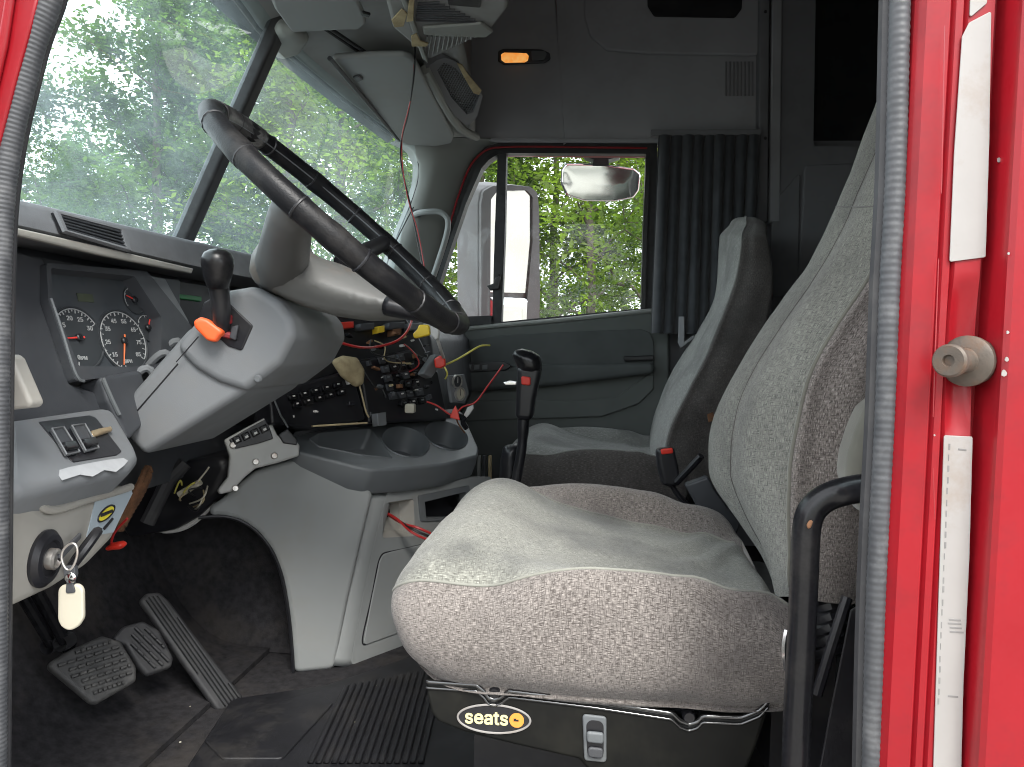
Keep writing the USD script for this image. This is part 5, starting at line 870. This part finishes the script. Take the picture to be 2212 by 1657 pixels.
def backrest(T, rows, thick, bulge, mats, dip=(5, ), names=('side_panel', 'front_panel', 'rear_shell'), lean=0.):
    R = []
    for v, uf, yf, un, yn in rows:
        Fp, N = PY(uf, v, yf), PY(un, v, yn); w = N-Fp; B = np.array([1, 0, 0.]); m = lambda t, d: Fp+w*t-B*d
        tk = thick if np.isscalar(thick) else np.interp(v, *thick)
        R.append([N+B*tk+[0, .03, 0], N+B*tk*.8+[0, -.004, 0], N+B*tk*.45+[0, -.012, 0], N+B*.018+[0, -.006, 0], N, m(.86, bulge*.55), m(.68, bulge*.9), m(.52, bulge*.72), m(.44, bulge*.85), m(.28, bulge*.9), m(.12, bulge*.5), Fp, Fp+B*.03+[0, .01, 0], Fp+B*tk*.6+[0, .012, 0], Fp+B*tk+[0, -.03, 0], Fp*.5+N*.5+B*(tk+.015)])
    R = [np.array(r_) for r_ in R]; c_ = R[-1].mean(0)
    for k_, h_ in ((.86, .012), (.58, .021), (.25, .025), (.01, .026)): R.append(c_+(R[-1 if False else len(rows)-1]-c_)*k_+np.array([0, 0, h_]))
    P = up2(np.array(R), 5, 6, False, True); P = np.concatenate([P, P[:, :1]], 1); P = puff(P, .008, 10, 8); uv = uvgrid(P).reshape(P.shape[0], -1, 2)
    for (a, b), nm, mt in zip(((0, 25), (24, 67), (66, P.shape[1])), names, mats): T.add(nm, grid(P[:, a:b]), mt, smooth=True, uv=uv[:, a:b].reshape(-1, 2))
    T.add('welt', tube(P[2:-2, 24], .003, 6), mats[1], smooth=True); return P
BR = [(1290, 1712, .76, 1706, .30), (1230, 1684, .785, 1703, .28), (1170, 1640, .80, 1704, .268), (1060, 1552, .81, 1706, .262), (1000, 1536, .81, 1710, .260), (920, 1541, .81, 1722, .260), (790, 1600, .80, 1758, .266), (640, 1700, .77, 1848, .288), (570, 1750, .735, 1890, .315), (470, 1800, .705, 1935, .345), (350, 1850, .685, 1985, .365), (210, 1900, .67, 2040, .38), (60, 1945, .65, 2085, .395), (-60, 1985, .63, 2125, .41)]
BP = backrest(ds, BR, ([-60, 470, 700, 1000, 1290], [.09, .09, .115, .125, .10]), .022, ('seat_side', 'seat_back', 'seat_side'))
for j in (44,): ds.add('seam', tube(BP[6:-1, j]+[-.0002, -.0002, 0], .0010, 5), 'rider_side', smooth=True)
i0 = int(5*9.2); ds.add('shoulder_seam', tube(BP[i0, 24:67]+[-.0003, 0, 0], .0010, 5), 'rider_side', smooth=True)
# armrest folded up behind
ar = YF(.20); ds.add('armrest', prism(ar, ar.px([(1831, 1032), (1836, 985), (1852, 932), (1874, 882), (1950, 820), (1950, 1150), (1872, 1114), (1845, 1076)]), -.05, .0, .012, .006), 'seat_back')
# seat base
sf = YF(.262)
bp_ = [(918, 1474), (1029, 1481), (1046, 1496), (1056, 1510), (1068, 1514), (1080, 1510), (1100, 1495), (1280, 1517), (1452, 1543), (1470, 1560), (1489, 1567), (1506, 1562), (1518, 1549), (1600, 1553), (1640, 1537), (1660, 1517), (1664, 1525), (1640, 1600), (1600, 1700), (1300, 1700), (1250, 1642), (1108, 1610), (1000, 1583), (946, 1561), (930, 1541)]
ds.add('base_skirt', prism(sf, sf.px(bp_), -.46, .0, .005, .0), 'base_black')
top_e = sf.px([(921, 1472), (1029, 1479), (1046, 1493), (1056, 1507), (1068, 1511), (1080, 1507), (1100, 1492), (1280, 1514), (1452, 1540), (1470, 1557), (1489, 1564), (1506, 1559), (1518, 1546), (1600, 1550), (1640, 1534), (1659, 1514)])
ds.add('top_ridge', tube(lin(sf(top_e, .001), 120), .0028, 8), 'ridge_black', smooth=True); ds.add('second_ridge', tube(lin(sf(top_e+[0, -.0075], .001), 120), .0018, 8), 'ridge_black', smooth=True)
ds.add('pan', box(-.18, .20, .28, .80, .215, .262, .01), 'black_plastic'); ds.add('pedestal', box(-.14, .17, .33, .75, .0, .20, .02), 'black_plastic')
for u, v in ((1068, 1498), (1489, 1550)): ds.add('bolt', lathe([(0, .006), (.006, .006), (.008, .002), (.008, -.01)], sf(sf.px([(u, v)]), -.004)[0], sf.n, 12), 'black_plastic')
lc = sf.px([(1067, 1552)])[0]; le = sf.px([(988, 1549)])[0]; lw_ = np.linalg.norm(lc-le); lh = abs(sf.px([(1067, 1521)])[0, 1]-lc[1]); tl = math.atan2(*(sf.px([(1147, 1558)])[0]-le)[::-1]); a = np.linspace(0, 6.2832, 65)[:-1]
el_ = lambda s: lc+np.c_[lw_*s*np.cos(a)*math.cos(tl)-lh*s**1.6*np.sin(a)*math.sin(tl), lw_*s*np.cos(a)*math.sin(tl)+lh*s**1.6*np.sin(a)*math.cos(tl)]
lg = ds.add('logo_plate', prism(sf, el_(1.), .0, .0012, 0), 'black_plastic'); ds.add('logo_ring', tube(sf(el_(.985), .0014), .0013, 6, True), 'white_tape', under=lg)
ds.add('lettering', text(sf, 'seats', lh*.88, lc+[-lw_*.20, lh*.02], .0012, .0008, tl, True), 'logo_yellow', under=lg, smooth=False)
dc = lc+np.array([math.cos(tl), math.sin(tl)])*lw_*.62; ra = lh*.50; ds.add('orange_disc', prism(sf, dc+ra*np.c_[np.cos(a), np.sin(a)], .0012, .002, 0), 'logo_orange', under=lg)
ds.add('disc_bar', prism(sf, dc+np.array([(-.5, -.12), (.35, -.12), (.35, .14), (-.1, .14), (-.1, .3), (-.5, .3)])*ra*.8, .002, .0026, 0), 'black_plastic', under=lg)
ss = ds.add('rocker_plate', prism(sf, sf.px([(1258, 1540), (1310, 1546), (1310, 1645), (1262, 1640)]), .0, .004, .003, .004), 'mid_plastic'); ds.add('rocker_recess', prism(sf, sf.px([(1266, 1550), (1304, 1554), (1304, 1636), (1269, 1632)]), .004, .0048, .0005, .008), 'black_plastic', under=ss)
ds.add('rocker', prism(sf, sf.px([(1267, 1572), (1304, 1576), (1304, 1600), (1268, 1596)]), .0048, .010, .004, .003), 'mid_plastic', under=ss); ds.add('rocker', prism(sf, sf.px([(1270, 1606), (1303, 1610), (1303, 1632), (1270, 1628)]), .0048, .009, .003, .004), 'dark_plastic', under=ss)
for k in range(5): ds.add('bellows_fold', tube(spl([PY(1740, 1318+k*26, .34), PY(1790, 1308+k*24, .30), PY(1826, 1300+k*22, .36)], 12), .010, 8), 'black_plastic')
ds.add('bellows_core', box(.235, .31, .34, .72, .10, .30, .02), 'black_plastic'); ds.add('side_lever', tube(spl([PY(1700, 1362, .24), PY(1694, 1400, .235), PY(1700, 1450, .24), PY(1708, 1480, .26)], 14), .0035, 6), 'chrome')
ds.add('rear_brace', tube([PY(1830, 1290, .25), PY(1795, 1400, .24), PY(1765, 1500, .24)], .006, 8), 'black_plastic')
# passenger seat
ps = Thing('passenger_seat', 'dark grey passenger seat with green grey face, behind the gear lever', 'seat', (0, 1.68, 0))
cushion(ps, 1.155, 1.0, ('cushion_side', 'sitting_surface', 'far_bolster'), ('rider_side', 'rider_face', 'rider_face'), .0, .75)
backrest(ps, [(1060, 1412, 1.93, 1440, 1.43), (985, 1405, 1.95, 1437, 1.42), (930, 1407, 1.955, 1448, 1.415), (850, 1430, 1.955, 1483, 1.415), (760, 1478, 1.95, 1530, 1.43), (670, 1535, 1.92, 1566, 1.47), (600, 1550, 1.89, 1589, 1.50), (530, 1555, 1.87, 1601, 1.53), (505, 1560, 1.84, 1604, 1.56), (488, 1576, 1.80, 1612, 1.60)], ([470, 560, 700, 1100], [.055, .095, .13, .13]), .012, ('rider_side', 'rider_face', 'rider_side'))
ps.add('base', box(-.16, .18, 1.46, 1.92, 0, .24, .02), 'black_plastic')
ps.add('orange_tag', prism(YF(1.40), YF(1.40).px([(1527, 895), (1540, 890), (1544, 908), (1530, 912)]), .0, .004, .001), 'rust')
# belt buckle
bu = Thing('belt_buckle', 'black seat belt buckle with red button between the two seats', 'belt buckle', PY(1450, 1140, 1.0)); bk = Frame(PY(1445, 1010, 1.0), unit(rt+.12*up), unit(up-.14*rt))
bu.add('body', prism(bk, bk.px([(1416, 968), (1455, 965), (1464, 1010), (1470, 1046), (1448, 1052), (1430, 1046), (1420, 1010)]), -.014, .014, .008, .006), 'black_plastic'); bu.add('red_button', prism(bk, bk.px([(1424, 969), (1450, 966), (1452, 978), (1426, 981)]), .010, .0165, .003, .002), 'red_plastic')
bu.add('stalk', tube(spl([PY(1450, 1046, 1.0), PY(1470, 1075, 1.0), PY(1500, 1110, .99), PY(1520, 1150, .98)], 14), .011, 8, flat=.5), 'black_plastic'); bu.add('lever', tube([PY(1462, 1042, .98), PY(1490, 1012, .97), PY(1515, 985, .96)], .012, 8, flat=.6), 'black_plastic')
bu.add('floor_bracket', prism(YF(.90), YF(.90).px([(1480, 1048), (1530, 1030), (1545, 1060), (1600, 1130), (1590, 1160), (1520, 1120)]), -.03, .0, .004, .004), 'dark_plastic')
# driver grab handle on the rear post
gh = Thing('door_grab_handle', 'worn black tubular grab handle inside the rear door post', 'grab handle', PY(1720, 1657, .06))
gh.add('tube', tube(spl([PY(*p) for p in ((1900, 1052, .03), (1868, 1054, .045), (1822, 1062, .06), (1780, 1078, .065), (1752, 1106, .065), (1742, 1145, .065), (1738, 1220, .065), (1730, 1400, .065), (1722, 1560, .065), (1716, 1760, .065))], 70), .0125, 16), 'gloss_black', smooth=True)
gh.add('rust_spot', inflate(Frame(PY(1748, 1128, .0515), rt, up), Frame(PY(1748, 1128, .0515), rt, up).px([(1742, 1132), (1750, 1122), (1757, 1126), (1752, 1140), (1744, 1144)]), .0015, .004, .002, .002), 'rust', smooth=True)
bt = Thing('seat_belt', 'black seat belt webbing hanging behind the grab handle', 'seat belt', PY(1830, 1500, .12)); bt.add('webbing', prism(YF(.14), YF(.14).px([(1838, 1320), (1880, 1290), (1880, 1720), (1760, 1720), (1790, 1560)]), -.003, .0, .001), 'black_plastic')
# floor mat and ribs
fm = Thing('floor_mat', 'black ribbed rubber floor mat in front of the driver seat', 'floor mat', PZ(700, 1600, 0)); ff = Frame((0, 0, .004), (1, 0, 0), (0, 1, 0))
fm.add('sheet', prism(ff, ff.px([(500, 1516), (700, 1487), (900, 1420), (1150, 1470), (1150, 1900), (250, 1900)]), .0, .006, .003, .01), 'mat_rubber')
p0, p1 = ff.px([(700, 1500)])[0], ff.px([(905, 1440)])[0]
for k in range(15):
    u = 745+k*15; a0, a1 = ff.px([(u+4, 1492-k*3)])[0], ff.px([(u-75+k*2, 1660)])[0]; d = unit(a1-a0); w = np.array([-d[1], d[0]])*.0045; fm.add('rib', prism(ff, [a0-w, a1-w, a1+w, a0+w], .006, .012, .003), 'mat_rubber')
ff2 = Frame((0, 0, .012), (1, 0, 0), (0, 1, 0)); fm.add('smooth_patch', prism(ff2, ff2.px([(545, 1530), (690, 1495), (720, 1520), (610, 1640), (480, 1640), (440, 1600)]), -.004, .002, .002, .01), 'mat_rubber')
db = Thing('floor_debris', 'tiny pale crumbs and scraps scattered on the black floor', 'debris', PZ(560, 1500, .01), kind='stuff'); ms = []
for k in range(16):
    p = PZ(RNG.uniform(60, 930), RNG.uniform(1480, 1650), .013); s = RNG.uniform(.0007, .002); ms.append(rbox(p, (s*2, s, s*.6), [unit([*RNG.normal(0, 1, 2), 0]), unit([*RNG.normal(0, 1, 2), .1])], 0))
db.add('crumbs', cat(*ms), 'ivory', kind='stuff', smooth=False)
